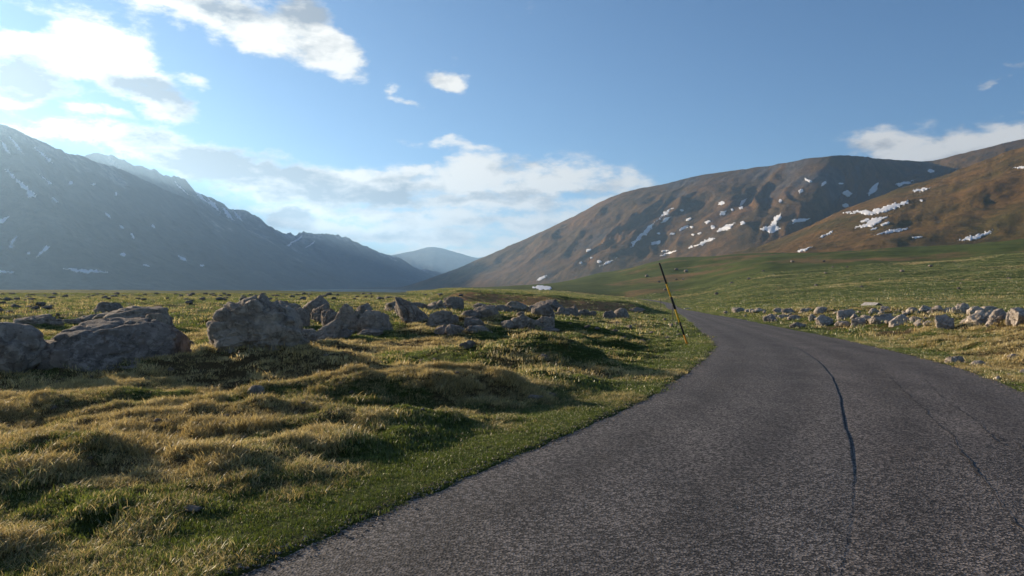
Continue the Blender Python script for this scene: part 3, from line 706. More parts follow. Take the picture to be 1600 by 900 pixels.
LEFT = [  # x0, x1, ytop, ybase, style, subdivisions, label
    (-70, 66, 503, 582, 'smooth', 6, 'rounded grey boulder cut off by the left edge of the picture'),
    (80, 278, 497, 573, 'smooth', 6, 'wide smooth whaleback boulder, largest of the left foreground'),
    (337, 462, 460, 545, 'layer', 6, 'tall bulky boulder with horizontal cracks and layers, biggest of the rock row'),
    (400, 470, 469, 512, 'layer', 5, 'sloping shoulder of rock leaning behind the big layered boulder'),
    (453, 483, 480, 513, 'smooth', 5, 'pale rounded boulder wedged right of the big layered boulder'),
    (474, 512, 461, 500, 'ang', 5, 'tall brownish peaked boulder rising behind the pale rounded one'),
    (489, 520, 474, 505, 'layer', 5, 'upright block between the brownish peaked boulder and the pale triangular one'),
    (487, 534, 497, 532, 'ang', 6, 'dark wedge-shaped boulder at the front of the rock row'),
    (519, 568, 474, 522, 'ang', 6, 'grey triangular boulder with a pointed top in the middle of the row'),
    (548, 580, 473, 500, 'ang', 5, 'flat-topped boulder half hidden behind the grey triangular one'),
    (564, 608, 484, 522, 'ang', 5, 'dark squarish boulder closing the right end of the big row'),
    (430, 462, 486, 522, 'layer', 5, 'rough block under the sloping shoulder right of the big layered boulder'),
    (338, 372, 500, 540, 'ang', 5, 'dark broken block at the left foot of the big layered boulder'),
    (560, 574, 500, 516, 'ang', 4, 'small upright stone between triangular and squarish boulders'),
    (563, 594, 514, 525, 'slab', 5, 'low pale slab lying in front of the dark squarish boulder'),
    (460, 492, 512, 532, 'bumpy', 5, 'low rough stone at the foot of the pale rounded boulder'),
    (504, 528, 482, 512, 'layer', 5, 'dark stone filling the gap left of the grey triangular boulder'),
    (519, 548, 512, 526, 'ang', 4, 'low brown stone beside the dark wedge-shaped boulder'),
    (155, 250, 478, 515, 'layer', 5, 'long low boulder behind the smooth whaleback boulder'),
    (228, 268, 489, 520, 'ang', 5, 'blocky boulder at the right shoulder of the smooth whaleback boulder'),
    (258, 303, 522, 540, 'slab', 5, 'flat sloping slab right of the smooth whaleback boulder'),
    (158, 194, 471, 491, 'ang', 4, 'round dark boulder standing behind the long low one'),
    (24, 85, 491, 509, 'layer', 5, 'long dark flat-topped rock alone on the grass near the left edge'),
    (128, 162, 490, 505, 'bumpy', 4, 'small dark rock left of the long low boulder'),
    (105, 130, 497, 505, 'slab', 4, 'small flat stone between the lone flat-topped rock and the whaleback boulder'),
    (42, 84, 530, 548, 'slab', 5, 'flat grey slab between the two smooth foreground boulders'),
    (70, 118, 562, 572, 'slab', 4, 'low stone at the front left foot of the whaleback boulder'),
    (122, 150, 560, 572, 'bumpy', 4, 'low rough stone at the front of the whaleback boulder'),
    (623, 669, 463, 506, 'spike', 6, 'leaning pointed slab standing like a fin'),
    (604, 628, 470, 485, 'bumpy', 4, 'low pale rock left of the leaning pointed slab'),
    (645, 664, 472, 483, 'ang', 4, 'small grey rock just right of the leaning slab tip'),
    (659, 692, 468, 484, 'bumpy', 5, 'dark domed boulder left of the highest round boulder'),
    (691, 721, 463, 484, 'bumpy', 5, 'dark round boulder on the grass crest, highest of the middle group'),
    (670, 706, 484, 509, 'ang', 5, 'bulky boulder right of the leaning slab foot'),
    (696, 714, 491, 508, 'ang', 4, 'split block on the right side of the bulky boulder'),
    (672, 700, 508, 523, 'slab', 5, 'smooth flat pale slab in front of the bulky boulder'),
    (700, 723, 506, 521, 'ang', 4, 'small pale pyramid stone beside the smooth flat slab'),
    (690, 702, 512, 521, 'ang', 4, 'small brown stone between flat slab and pale pyramid stone'),
    (729, 745, 509, 519, 'bumpy', 4, 'small dark stone right of the pale pyramid stone'),
    (735, 766, 508, 518, 'slab', 4, 'long low pale stone at the edge of the dry grass'),
    (720, 748, 484, 500, 'slab', 4, 'tilted flat rock on the shaded bank behind the split block'),
    (727, 756, 494, 512, 'ang', 5, 'pale tilted block on the shaded bank'),
    (745, 776, 476, 497, 'ang', 5, 'grey tilted boulder with a bright flat top on the bank'),
    (741, 758, 473, 482, 'slab', 4, 'dark flat rock behind the bright-topped tilted boulder'),
    (776, 796, 476, 487, 'ang', 4, 'small jagged rock between two larger boulders on the crest'),
    (793, 822, 470, 487, 'ang', 5, 'angular grey boulder on the crest left of the bumpy one'),
    (818, 838, 477, 488, 'bumpy', 4, 'low grey rock touching the angular crest boulder'),
    (832, 874, 468, 486, 'layer', 5, 'wide dark boulder behind the pale bumpy one'),
    (834, 863, 477, 497, 'bumpy', 5, 'pale bumpy rounded boulder at the right of the middle group'),
    (783, 811, 500, 513, 'smooth', 5, 'pale flat-faced block at the foot of the bank'),
    (803, 832, 491, 513, 'ang', 5, 'rough brown block right of the pale flat-faced one'),
    (830, 862, 494, 514, 'layer', 5, 'squared grey block below the pale bumpy boulder'),
    (808, 818, 486, 495, 'ang', 4, 'little upright stone above the rough brown block'),
    (872, 890, 479, 493, 'bumpy', 4, 'dark rock, first in the short row right of the bumpy boulder'),
    (886, 905, 477, 493, 'ang', 4, 'dark peaked rock, second in the short row right of the bumpy boulder'),
    (904, 922, 483, 493, 'bumpy', 4, 'low dark rock, third in the short row right of the bumpy boulder'),
    (919, 931, 486, 493, 'bumpy', 4, 'smallest dark rock ending the short row'),
    (866, 878, 486, 492, 'slab', 4, 'little pale stone under the short row of dark rocks'),
    (944, 960, 485, 498, 'ang', 4, 'small pale boulder left of the larger one near the tall pole'),
    (957, 983, 481, 498, 'smooth', 5, 'pale rounded boulder standing alone left of the tall pole'),
    (986, 1006, 480, 489, 'slab', 4, 'flat pale rock at the road bank left of the tall pole'),
    (845, 870, 511, 519, 'slab', 4, 'flat stone sunk in dry grass below the squared grey block'),
    (388, 413, 602, 619, 'smooth', 5, 'pale round stone lying alone in the foreground dry grass'),
    (842, 858, 553, 563, 'smooth', 4, 'pale stone on the dark side of the green hummock'),
    (721, 740, 531, 544, 'bumpy', 4, 'dark stone standing alone in brown grass left of the green hummock'),
    (355, 372, 656, 665, 'smooth', 4, 'small pale stone below the round foreground stone'),
    (288, 312, 790, 802, 'bumpy', 4, 'flat grey stone in green grass near the bottom left'),
    (510, 530, 727, 735, 'slab', 4, 'small flat stone in the grass near the road edge'),
    (828, 846, 617, 626, 'slab', 4, 'pale flat stone in green grass right of the foreground ridge'),
    (854, 868, 613, 622, 'bumpy', 4, 'pale rough stone next to the pale flat one in green grass'),
]
for i, (a, b, c, d, st, sb, lb) in enumerate(LEFT):
    cat = 'boulder' if (b - a) > 26 else 'rock' if (b - a) > 16 and c < 540 else 'stone'
    add_rock({'boulder': 'boulder', 'rock': 'rock', 'stone': 'stone'}[cat], a, b, c, d, st, lb, cat, 500 + i * 3, sub=sb)

RIGHT = [
    (1145, 1164, 480, 488, 'bumpy', 4, 'pale rock at the far left end of the roadside rock line'),
    (1164, 1176, 483, 488, 'slab', 4, 'small low rock, second from the left end of the roadside line'),
    (1175, 1195, 481, 488, 'ang', 4, 'low grey rock, third from the left end of the roadside line'),
    (1208, 1224, 481, 489, 'ang', 4, 'dark peaked rock, fourth from the left end of the roadside line'),
    (1222, 1242, 481, 490, 'bumpy', 4, 'dark rugged rock, fifth from the left end of the roadside line'),
    (1249, 1268, 481, 489, 'layer', 4, 'low grey rock left of the bright round one in the back row'),
    (1271, 1292, 479, 490, 'smooth', 5, 'bright rounded rock in the back row right of the bend'),
    (1308, 1334, 482, 499, 'bumpy', 5, 'bright bulky boulder left of the low hut'),
    (1328, 1342, 490, 498, 'ang', 4, 'small grey rock leaning on the bright bulky boulder'),
    (1356, 1373, 481, 491, 'ang', 4, 'dark rock right in front of the low hut'),
    (1374, 1392, 478, 488, 'bumpy', 4, 'pale broken rock just right of the low hut'),
    (1396, 1408, 483, 488, 'slab', 4, 'little flat rock right of the broken rock by the hut'),
    (1414, 1437, 480, 488, 'smooth', 4, 'pale smooth low rock in the back row'),
    (1435, 1457, 477, 487, 'layer', 5, 'pale squared rock in the back row'),
    (1456, 1476, 477, 488, 'ang', 4, 'grey peaked rock right of the pale squared one'),
    (1474, 1488, 480, 487, 'slab', 4, 'low grey rock ending the squared and peaked pair'),
    (1489, 1514, 473, 491, 'ang', 5, 'tall pale pointed boulder, highest of the roadside rocks'),
    (1512, 1534, 478, 491, 'bumpy', 5, 'pale boulder right of the tall pointed one'),
    (1514, 1554, 484, 506, 'ang', 5, 'large brownish boulder in front of the pale ones'),
    (1530, 1556, 478, 490, 'ang', 4, 'grey flat-topped boulder behind the large brownish one'),
    (1543, 1578, 482, 507, 'bumpy', 5, 'large pale rounded boulder near the right edge'),
    (1569, 1589, 486, 508, 'smooth', 5, 'upright rounded boulder with a dark right side near the right edge'),
    (1584, 1625, 480, 507, 'ang', 5, 'big boulder cut off by the right edge of the picture'),
    (1588, 1602, 493, 508, 'bumpy', 4, 'small boulder in front of the one cut off by the right edge'),
    (1500, 1530, 496, 505, 'slab', 4, 'low grey slab left of the large brownish boulder'),
    (1194, 1218, 490, 503, 'slab', 5, 'sloping pale slab nearest the road bend'),
    (1216, 1233, 491, 498, 'slab', 4, 'flat pale rock right of the sloping slab'),
    (1231, 1254, 492, 500, 'slab', 4, 'long flat pale rock in the middle row'),
    (1235, 1257, 503, 513, 'ang', 5, 'dark block lowest on the verge beside the road'),
    (1264, 1276, 490, 501, 'ang', 4, 'small pale upright rock above the dark tilted one'),
    (1275, 1302, 492, 509, 'ang', 5, 'dark tilted boulder in the middle row'),
    (1306, 1326, 501, 511, 'slab', 4, 'pale flat rock right of the dark tilted boulder'),
    (1331, 1352, 496, 509, 'slab', 4, 'tilted grey slab below the low hut'),
    (1344, 1362, 493, 500, 'ang', 4, 'small pale rock above the tilted grey slab'),
    (1363, 1396, 489, 504, 'layer', 5, 'wide pale fluted boulder below and right of the hut'),
    (1389, 1421, 491, 508, 'smooth', 5, 'pale whaleback boulder right of the wide fluted one'),
    (1389, 1404, 500, 509, 'smooth', 4, 'small pale rock at the foot of the roadside whaleback'),
    (1424, 1438, 494, 502, 'bumpy', 4, 'small rough rock right of the roadside whaleback'),
    (1429, 1445, 499, 509, 'smooth', 4, 'pale rounded rock left of the low grey one'),
    (1442, 1459, 501, 509, 'bumpy', 4, 'low grey rock left of the bright leaning boulder'),
    (1462, 1490, 491, 515, 'ang', 6, 'bright leaning boulder standing forward of the row'),
    (1461, 1471, 494, 506, 'ang', 4, 'small pale block tucked behind the bright leaning boulder'),
    (1478, 1503, 556, 567, 'slab', 5, 'flat brownish stone on the verge nearest the road'),
    (1575, 1592, 553, 562, 'slab', 4, 'tilted pale stone in dry grass at the right edge'),
    (1515, 1540, 563, 571, 'slab', 4, 'low flat stone right of the brownish verge stone'),
    (1592, 1606, 577, 584, 'smooth', 4, 'white stone by the right edge of the picture'),
    (1555, 1563, 587, 593, 'smooth', 4, 'small white stone on the verge close to the road'),
]
for i, (a, b, c, d, st, sb, lb) in enumerate(RIGHT):
    cat = 'boulder' if 'boulder' in lb.split(',')[0] and (b - a) > 18 else 'stone' if ' stone' in lb else 'rock'
    add_rock(cat, a, b, c, d, st, lb, cat, 900 + i * 3, mat=M_ROCKR, sub=sb, deep=.8, wide_=.86)

# scattered small rocks: individuals sharing a few meshes
variants = [rock_mesh(s, 1300 + i, 3) for i, s in enumerate(['bumpy', 'slab', 'ang', 'smooth', 'layer', 'bumpy'])]
vm = {}
def scatter_rock(name, px, py, wpx, asp, mat, label, cat, group, r):
    gx, gy, gz = ground_pt(px, py)
    if road_dist(np.array([gx]), np.array([gy]))[0][0] < .35: return None
    k = r.randrange(len(variants)); key = (k, mat.name)
    if key not in vm: vm[key] = mesh_np(name, variants[k][0], variants[k][1], [mat], link=False).data
    o = bpy.data.objects.new(name, vm[key]); col.objects.link(o)
    wd = wpx / F * gy
    o.scale = (wd, wd * r.uniform(.7, 1.1), wd * asp * 1.25); o.location = (gx, gy, gz - wd * asp * .25); o.rotation_euler = (0, 0, r.uniform(0, 6.28))
    tag(o, label, cat, group); return o
r = random.Random(77)
n = 0
while n < 120:
    x = r.uniform(-20, 720); y = 460 + 34 * r.random() ** 1.7
    if y > 470 and (300 < x or 90 < x < 290): continue
    if x > 620 and y > 463: continue
    wpx = r.uniform(4, 9) * (1 + (y - 460) / 22)
    scatter_rock('plain_rock', x, y, wpx, r.uniform(.28, .5), M_ROCKF, 'small dark rock strewn over the far green plain on the left', 'rock', 'small dark rocks strewn over the far green plain', r); n += 1
for k in range(46):
    x = r.uniform(0, 1060); y = r.uniform(545, 760)
    if y > 900 - (x - 300) * .6 - 40: continue
    scatter_rock('grass_stone', x, y, r.uniform(6, 12), r.uniform(.35, .55), M_ROCK, 'tiny pale stone half hidden in the grass left of the road', 'stone', 'tiny stones in the grass left of the road', r)
for k in range(34):
    x = r.uniform(880, 1070); y = r.uniform(500, 535)
    if r.random() < .4: continue
    scatter_rock('pole_stone', x, y, r.uniform(4, 10), r.uniform(.35, .6), M_ROCK, 'tiny stone in dry grass left of the tall pole', 'stone', 'tiny stones in dry grass near the tall pole', r)
for k in range(44):
    x = r.uniform(1440, 1610); y0 = 545 + (x - 1400) * .19; y = y0 + r.uniform(0, 26)
    scatter_rock('verge_stone', x, y, r.uniform(3, 9), r.uniform(.35, .6), M_ROCKR, 'tiny pale stone on the verge right of the road', 'stone', 'tiny pale stones on the right verge', r)
for k in range(40):
    x = r.uniform(1130, 1600); y = r.uniform(486, 509)
    scatter_rock('row_stone', x, y, r.uniform(5, 11), r.uniform(.4, .7), M_ROCKR, 'small pale stone lying among the roadside boulders', 'stone', 'small stones among the roadside boulders', r)
for k in range(26):
    x = r.uniform(880, 1600); y = r.uniform(415, 470) - (x - 880) * .02
    scatter_rock('meadow_rock', x, y, r.uniform(4, 8), r.uniform(.35, .6), M_ROCKF if r.random() < .6 else M_ROCK, 'small rock dotting the far meadow right of the road', 'rock', 'small rocks dotting the far meadow', r)

# ------------------------------------------------------------------ poles, hut, slab
M_YEL = plain('yellow_paint', (.62, .36, .02), .5, .2, 20); M_BLK = plain('black_paint', (.014, .014, .015), .5, .3, 20)
M_ORG = plain('faded_orange_paint', (.62, .25, .02), .55, .2, 20); M_WHT = plain('white_reflector', (.75, .75, .74), .4, .05, 30)
M_DRK = plain('weathered_metal', (.06, .058, .055), .6, .3, 25)
def tube(name, z0, z1, r0, r1, mat, parent, n=14):
    bm = bmesh.new(); vs = []
    rings = [(z0, r0 * .92), (z0 + .006, r0), (z1 - .006, r1), (z1, r1 * .92)]
    for (z, rr) in rings: vs.append([bm.verts.new((rr * math.cos(2 * math.pi * k / n), rr * math.sin(2 * math.pi * k / n), z)) for k in range(n)])
    for a, b in zip(vs, vs[1:]):
        for k in range(n): bm.faces.new((a[k], a[(k + 1) % n], b[(k + 1) % n], b[k]))
    bm.faces.new(vs[0][::-1]); bm.faces.new(vs[-1])
    me = bpy.data.meshes.new(name); bm.to_mesh(me); bm.free(); me.materials.append(mat)
    for p in me.polygons: p.use_smooth = len(p.vertices) == 4
    o = bpy.data.objects.new(name, me); col.objects.link(o); o.parent = parent
    return o
gx, gy, gz = ground_pt(1074, 538)
tx, tz = (1030 - CX) / F * gy, EYE + (HY - 412) / F * gy
lean = Vector((tx - gx, -.05, tz - gz)); L = lean.length
pole = empty('snow_pole', (gx, gy, gz)); pole.rotation_euler = lean.to_track_quat('Z', 'Y').to_euler()
tag(pole, 'tall leaning snow pole banded black and yellow at the inner bend', 'pole')
cuts = [-.10, .118, .275, .437, .588, .750, 1.0]
for k, (m, nm) in enumerate([(M_ORG, 'yellow_band'), (M_BLK, 'black_band'), (M_YEL, 'yellow_band'), (M_BLK, 'black_band'), (M_YEL, 'yellow_band'), (M_BLK, 'black_band')]):
    rr = .032 if k != 3 else .040
    tube(nm, cuts[k] * L, cuts[k + 1] * L, rr, rr * .98, m, pole)
tube('cap', L, L + .03, .034, .022, M_BLK, pole)
def small_post(px, ptop, pbase, label, rad, bands):
    gx, gy, gz = ground_pt(px, pbase); h = (pbase - ptop) / F * gy
    e = empty('marker_post', (gx, gy, gz)); e.rotation_euler = (0, -.03, 0); tag(e, label, 'post', 'thin marker posts along the left road edge')
    z = -.1
    for k, (f, m, nm) in enumerate(bands): tube(nm, z, f * h, rad, rad, m, e); z = f * h
    return e
small_post(1051.5, 471, 500, 'thin dark marker post with pale tip just behind the leaning pole', .035, [(.82, M_DRK, 'shaft'), (.93, M_WHT, 'reflector'), (1.0, M_DRK, 'tip')])
small_post(1032.5, 466, 486.5, 'thinnest and farthest marker post, left of the leaning pole', .05, [(.5, M_DRK, 'shaft'), (.75, M_DRK, 'shaft'), (1.0, M_BLK, 'tip')])

def box_obj(name, lo, hi, mat, parent, bevel=.02):
    bm = bmesh.new(); bmesh.ops.create_cube(bm, size=1.0)
    for v in bm.verts: v.co = Vector([lo[i] + (v.co[i] + .5) * (hi[i] - lo[i]) for i in range(3)])
    bmesh.ops.bevel(bm, geom=bm.edges[:], offset=bevel, segments=2, affect='EDGES')
    me = bpy.data.meshes.new(name); bm.to_mesh(me); bm.free(); me.materials.append(mat)
    o = bpy.data.objects.new(name, me); col.objects.link(o); o.parent = parent; return o
M_HUTW = mat_rock('hut_stone', (.8, .78, .75), 2.0); M_ROOF = plain('grey_roof_sheet', (.36, .34, .32), .6, .25, 3)
hy = 74.0; hx = (1362 - CX) / F * hy; ridge_z = EYE - (472.5 - HY) / F * hy
eave_z = EYE - (480.5 - HY) / F * hy
gzh = float(H(np.array([hx]), np.array([hy]))[0])
hut = empty('hut', (hx, hy, min(gzh, eave_z - .9))); hut.rotation_euler = (0, 0, math.radians(107))
tag(hut, 'low stone hut with grey gabled roof behind the roadside rocks', 'hut')
hb = hut.location.z; ez, rz = eave_z - hb, ridge_z - hb
HW, HL = .72, .82
box_obj('wall', (-HL, -HW, -.4), (HL, HW, ez), M_HUTW, hut)
def prism(name, pts, x0, x1, mat):
    bm = bmesh.new(); a = [bm.verts.new((x0, *p)) for p in pts]; b = [bm.verts.new((x1, *p)) for p in pts]
    for k in range(len(pts)): bm.faces.new((a[k], a[(k + 1) % len(pts)], b[(k + 1) % len(pts)], b[k]))
    bm.faces.new(a[::-1]); bm.faces.new(b); bmesh.ops.recalc_face_normals(bm, faces=bm.faces[:])
    me = bpy.data.meshes.new(name); bm.to_mesh(me); bm.free(); me.materials.append(mat)
    o = bpy.data.objects.new(name, me); col.objects.link(o); o.parent = hut; return o
prism('gable', [(-HW + .02, ez + .003), (HW - .02, ez + .003), (0, rz - .06)], -HL + .02, HL - .02, M_HUTW)
prism('roof_slope', [(-HW - .15, ez - .03), (0, rz - .03), (0, rz), (-HW - .15, ez + .03)], -HL - .12, HL + .12, M_ROOF)
prism('roof_slope', [(HW + .15, ez - .03), (0.002, rz - .03), (0.002, rz), (HW + .15, ez + .03)], -HL - .12, HL + .12, M_ROOF)
box_obj('door', (HL + .004, -.3, -.3), (HL + .03, .3, ez - .12), M_DRK, hut, .006)

gx, gy, gz = ground_pt(1067, 483.5)
M_CONC = plain('pale_concrete', (.42, .42, .43), .8, .15, 4)
sl = box_obj('culvert_parapet', (-.09, -1.6, -.4), (.35, 1.6, .42), M_CONC, None, .05); sl.location = (gx + 1.6, gy, gz); sl.rotation_euler = (0, 0, math.radians(-62))
tag(sl, 'low pale slab at the right road edge beyond the leaning pole', 'parapet')

# ------------------------------------------------------------------ grass (uncountable: stuff)
def mat_grass():
    m, T = new_mat('grass_blade')
    dry = T.attr('dryness', 'INSTANCER'); tone = T.attr('tone', 'INSTANCER'); bl = T.attr('blade')
    k = T.m('ADD', dry, T.m('MULTIPLY', T.m('SUBTRACT', bl, .5), .75))
    g = T.mix(tone, (.062, .092, .011), (.140, .175, .024))
    s = T.mix(tone, (.36, .262, .095), (.60, .48, .235))
    c = T.mix(T.ss(k, .34, .62), g, s)
    c = T.mix(1.0, c, T.mix(T.m('FRACT', T.m('MULTIPLY', bl, 7.3)), (.62, .66, .60), (1.5, 1.5, 1.4)), 'MULTIPLY')
    d = T.n('ShaderNodeBsdfDiffuse'); T.l(c, d.inputs[0])
    t = T.n('ShaderNodeBsdfTranslucent'); T.l(c, t.inputs[0])
    gl = T.n('ShaderNodeBsdfGlossy'); gl.inputs[0].default_value = (1, 1, 1, 1); gl.inputs['Roughness'].default_value = .45
    m1 = T.n('ShaderNodeMixShader'); m1.inputs[0].default_value = .5; T.l(d.outputs[0], m1.inputs[1]); T.l(t.outputs[0], m1.inputs[2])
    m2 = T.n('ShaderNodeMixShader'); m2.inputs[0].default_value = .06; T.l(m1.outputs[0], m2.inputs[1]); T.l(gl.outputs[0], m2.inputs[2])
    o = T.n('ShaderNodeOutputMaterial'); T.l(m2.outputs[0], o.inputs[0]); return m
M_BLADE = mat_grass()
def tuft(seed, nb, rad, h0, h1, wid, droop, lean_x, seg=3):
    r = np.random.RandomState(seed); V, Fc, A = [], [], []
    for b in range(nb):
        a = r.uniform(0, 2 * np.pi); q = rad * np.sqrt(r.uniform()); base = np.array([q * np.cos(a), q * np.sin(a), -.015])
        h = r.uniform(h0, h1); dirn = r.uniform(0, 2 * np.pi); k = r.uniform(.3, 1.0) * droop
        out = np.array([np.cos(dirn) * k + lean_x, np.sin(dirn) * k - .25 * lean_x, 0])
        wa = r.uniform(0, np.pi); wv = np.array([np.cos(wa), np.sin(wa), 0]) * wid * r.uniform(.4, 1.5) * .5
        i0 = len(V); val = r.uniform()
        for s in range(seg):
            t = s / seg; c = base + np.array([0, 0, 1]) * h * (t - .38 * k * t * t) + out * h * t * t
            V += [c - wv * (1 - t * .7), c + wv * (1 - t * .7)]; A += [val, val]
        V.append(base + np.array([0, 0, 1]) * h * (1 - .38 * k) + out * h); A.append(val)
        for s in range(seg - 1):
            j = i0 + 2 * s; Fc += [(j, j + 1, j + 3), (j, j + 3, j + 2)]
        j = i0 + 2 * (seg - 1); Fc.append((j, j + 1, j + 2))
    o = mesh_np('tuft', V, Fc, [M_BLADE], attrs={'blade': A}, smooth=False, link=False)
    return o
def tuft_set(name, specs):
    c = bpy.data.collections.new(name)
    for k, s in enumerate(specs):
        o = tuft(*s); o.name = '%s_%02d' % (name, k); c.objects.link(o)
    return c
near_set = tuft_set('near_tufts', [(10 + i, 34, .075, .018, .050, .0058, .6, .05) for i in range(4)] + [(20 + i, 36, .075, .025, .085, .0050, .95, .36) for i in range(5)])
mid_set = tuft_set('mid_tufts', [(30 + i, 34, .14, .022, .055, .011, .65, .05, 2) for i in range(3)] + [(40 + i, 34, .14, .03, .095, .010, .95, .3, 2) for i in range(4)])
far_set = tuft_set('far_tufts', [(50 + i, 30, .36, .06, .13, .026, .7, .05, 2) for i in range(3)] + [(60 + i, 30, .36, .09, .22, .024, .9, .25, 2) for i in range(3)])

def grass(name, coll, ngreen, ntot, P, label, seed, big=1.0):
    """P: points (x, y); one tuft instanced at each"""
    r = np.random.RandomState(seed)
    X, Y = P[:, 0], P[:, 1]
    d, right = road_dist(X, Y)
    dr = dryness(X, Y) + r.normal(0, .12, len(X)) + .30 * (tussock(X, Y) - .35) * sstep(road_dist(X, Y)[0], .6, 1.6)
    keep = (d > -.07 + .14 * r.uniform(size=len(X)) + .16 * (fbm2(X * 1.7, Y * 1.7, 3, 161) - .5))
    clump = tussock(X, Y)
    keep &= r.uniform(size=len(X)) < np.clip(.68 + .5 * clump + .6 * (d < 1.0), 0, 1)
    # bare scraped ground on the right verge
    keep &= ~((fbm2(X * .5, Y * .5, 4, 91) > .64) & right & (d > .6) & (r.uniform(size=len(X)) < .8))
    X, Y, d, dr, right, clump = X[keep], Y[keep], d[keep], dr[keep], right[keep], clump[keep]
    Z = H(X, Y)
    dry_t = dr > .46
    idx = np.where(dry_t, ngreen + r.randint(0, ntot - ngreen, len(X)), r.randint(0, ngreen, len(X)))
    sc_ = r.uniform(.65, 1.25, len(X)) * (.80 + .20 * sstep(d, .05, 1.4)) * (.82 + .50 * clump) * big
    rot = np.stack([r.normal(0, .12, len(X)), r.normal(0, .12, len(X)), np.where(dry_t & (r.uniform(size=len(X)) < .45), r.normal(.15, .9, len(X)), r.uniform(0, 6.28, len(X)))], -1)
    me = bpy.data.meshes.new(name); me.vertices.add(len(X)); me.vertices.foreach_set('co', np.stack([X, Y, Z], -1).astype(np.float32).ravel())
    for nm, typ, arr in (('pick', 'INT', idx), ('size', 'FLOAT', sc_), ('dryness', 'FLOAT', np.clip(dr, 0, 1)), ('tone', 'FLOAT', np.clip(.5 + 1.1 * (fbm2(X * .9, Y * .9, 3, 151) - .5) + r.normal(0, .32, len(X)), 0, 1))):
        a = me.attributes.new(nm, typ, 'POINT'); a.data.foreach_set('value', arr.astype(np.int32 if typ == 'INT' else np.float32))
    a = me.attributes.new('turn', 'FLOAT_VECTOR', 'POINT'); a.data.foreach_set('vector', rot.astype(np.float32).ravel())
    o = bpy.data.objects.new(name, me); col.objects.link(o); tag(o, label, 'grass', kind='stuff')
    g = bpy.data.node_groups.new(name, 'GeometryNodeTree')
    g.interface.new_socket('Geometry', in_out='INPUT', socket_type='NodeSocketGeometry'); g.interface.new_socket('Geometry', in_out='OUTPUT', socket_type='NodeSocketGeometry')
    nd = g.nodes; gi, go = nd.new('NodeGroupInput'), nd.new('NodeGroupOutput')
    m2p = nd.new('GeometryNodeMeshToPoints'); ci = nd.new('GeometryNodeCollectionInfo'); iop = nd.new('GeometryNodeInstanceOnPoints')
    ci.inputs['Collection'].default_value = coll; ci.inputs['Separate Children'].default_value = True; ci.inputs['Reset Children'].default_value = True
    iop.inputs['Pick Instance'].default_value = True
    def na(nm, typ):
        q = nd.new('GeometryNodeInputNamedAttribute'); q.data_type = typ; q.inputs[0].default_value = nm; return q.outputs[0]
    L = g.links.new
    L(gi.outputs[0], m2p.inputs[0]); L(m2p.outputs[0], iop.inputs['Points']); L(ci.outputs[0], iop.inputs['Instance'])
    L(na('pick', 'INT'), iop.inputs['Instance Index']); L(na('turn', 'FLOAT_VECTOR'), iop.inputs['Rotation']); L(na('size', 'FLOAT'), iop.inputs['Scale'])
    L(iop.outputs[0], go.inputs[0])
    md = o.modifiers.new('tufts', 'NODES'); md.node_group = g
    print(name, len(X))
    return o
def sample(n, y0, y1, tmin, tmax, seed):
    r = np.random.RandomState(seed)
    y = np.sqrt(r.uniform(y0 ** 2, y1 ** 2, n)); t = r.uniform(tmin, tmax, n)
    return np.stack([t * y, y], -1)
pn = sample(96000, 2.6, 11.5, -.95, 1.0, 1)
grass('near_grass', near_set, 4, 9, pn, 'tufted green and straw coloured grass of the foreground bank', 1)
pm = sample(78000, 11.3, 30, -.82, .9, 2)
grass('middle_grass', mid_set, 3, 7, pm, 'rough grass around the boulders and along the road bend', 2)
pf = sample(62000, 29, 130, -.80, .82, 3)
pw = sample(52000, 125, 430, -.14, .76, 4)
grass('meadow_grass', far_set, 3, 6, pw, 'coarse grass of the rolling meadow right of the road', 4, 2.3)
grass('plain_grass', far_set, 3, 6, pf, 'short grass of the plain behind the boulders', 3)

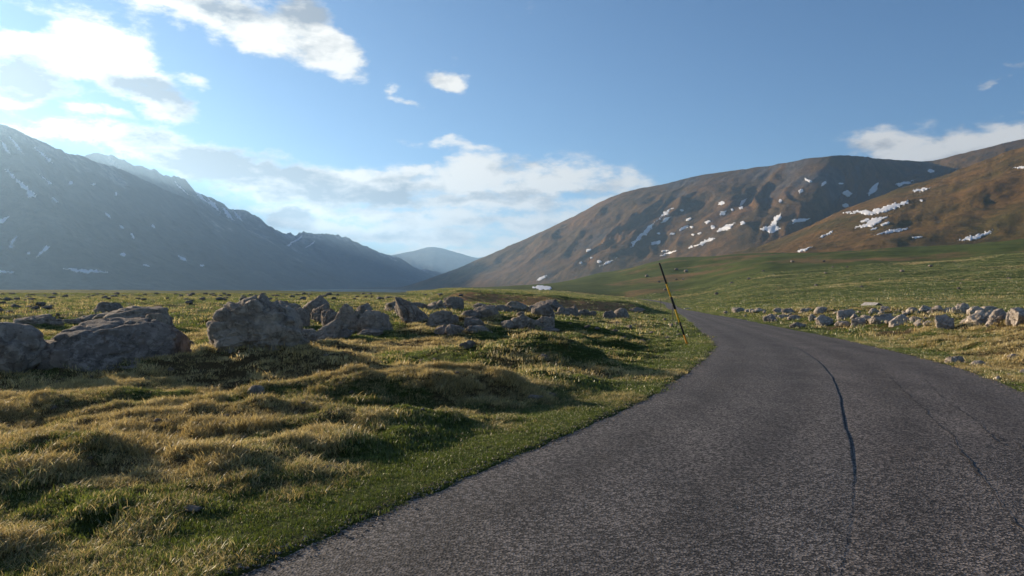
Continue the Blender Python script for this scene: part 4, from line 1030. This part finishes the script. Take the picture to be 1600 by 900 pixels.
# loose chippings along the crumbling road edges
def gravel():
    r = np.random.RandomState(9); V, Fc = [], []
    base = np.array([(1, 0, 0), (-1, 0, 0), (0, 1, 0), (0, -1, 0), (0, 0, 1), (0, 0, -.6)]); tri = np.array([(0, 2, 4), (2, 1, 4), (1, 3, 4), (3, 0, 4), (2, 0, 5), (1, 2, 5), (3, 1, 5), (0, 3, 5)])
    n = 4200
    y = 3.2 + 30 * r.uniform(size=n) ** 1.6; left = r.uniform(size=n) < .6
    e = np.abs(np.where(r.uniform(size=n) < .85, r.normal(.0, .14, n), r.normal(0, .5, n))) - .04
    x = np.where(left, XL(y) + e, XR(y) - e); z = np.maximum(road_z(y) + .015, H(x, y)) + .004
    for k in range(n):
        sz = .006 * (1 + abs(r.normal(0, .7))); a = r.uniform(0, 6.28); c_, s_ = np.cos(a), np.sin(a)
        q = base * r.uniform(.6, 1.3, (6, 1)) * sz * np.array([1.2, .9, .8]); q = q @ np.array([[c_, s_, 0], [-s_, c_, 0], [0, 0, 1]])
        Fc.append(tri + 6 * k); V.append(q + np.array([x[k], y[k], z[k]]))
    o = mesh_np('loose_gravel', np.concatenate(V), np.concatenate(Fc), [M_ROCK], smooth=False)
    tag(o, 'loose chippings along the crumbling road edges', 'gravel', kind='stuff')
gravel()

# ------------------------------------------------------------------ haze
m, T = new_mat('haze_air')
pv = T.n('ShaderNodeVolumePrincipled'); pv.inputs['Color'].default_value = (.42, .68, 1.0, 1); pv.inputs['Density'].default_value = 7.2e-5; pv.inputs['Anisotropy'].default_value = .55
mo = T.n('ShaderNodeOutputMaterial'); T.l(pv.outputs[0], mo.inputs['Volume'])
zt = max(v.co.z for o in (m1, m2, m3, m4, m5, m6) for v in o.data.vertices) + 40
zb = min(min(v.co.z for o in (m1, m2, m3, m4, m5, m6, ground) for v in o.data.vertices) - 1.0, -60)
hz = box_obj('haze', (-27500, -60, zb), (27500, 17000, zt), m, None, .5); tag(hz, 'thin blue haze filling the valley air', 'haze', kind='stuff')
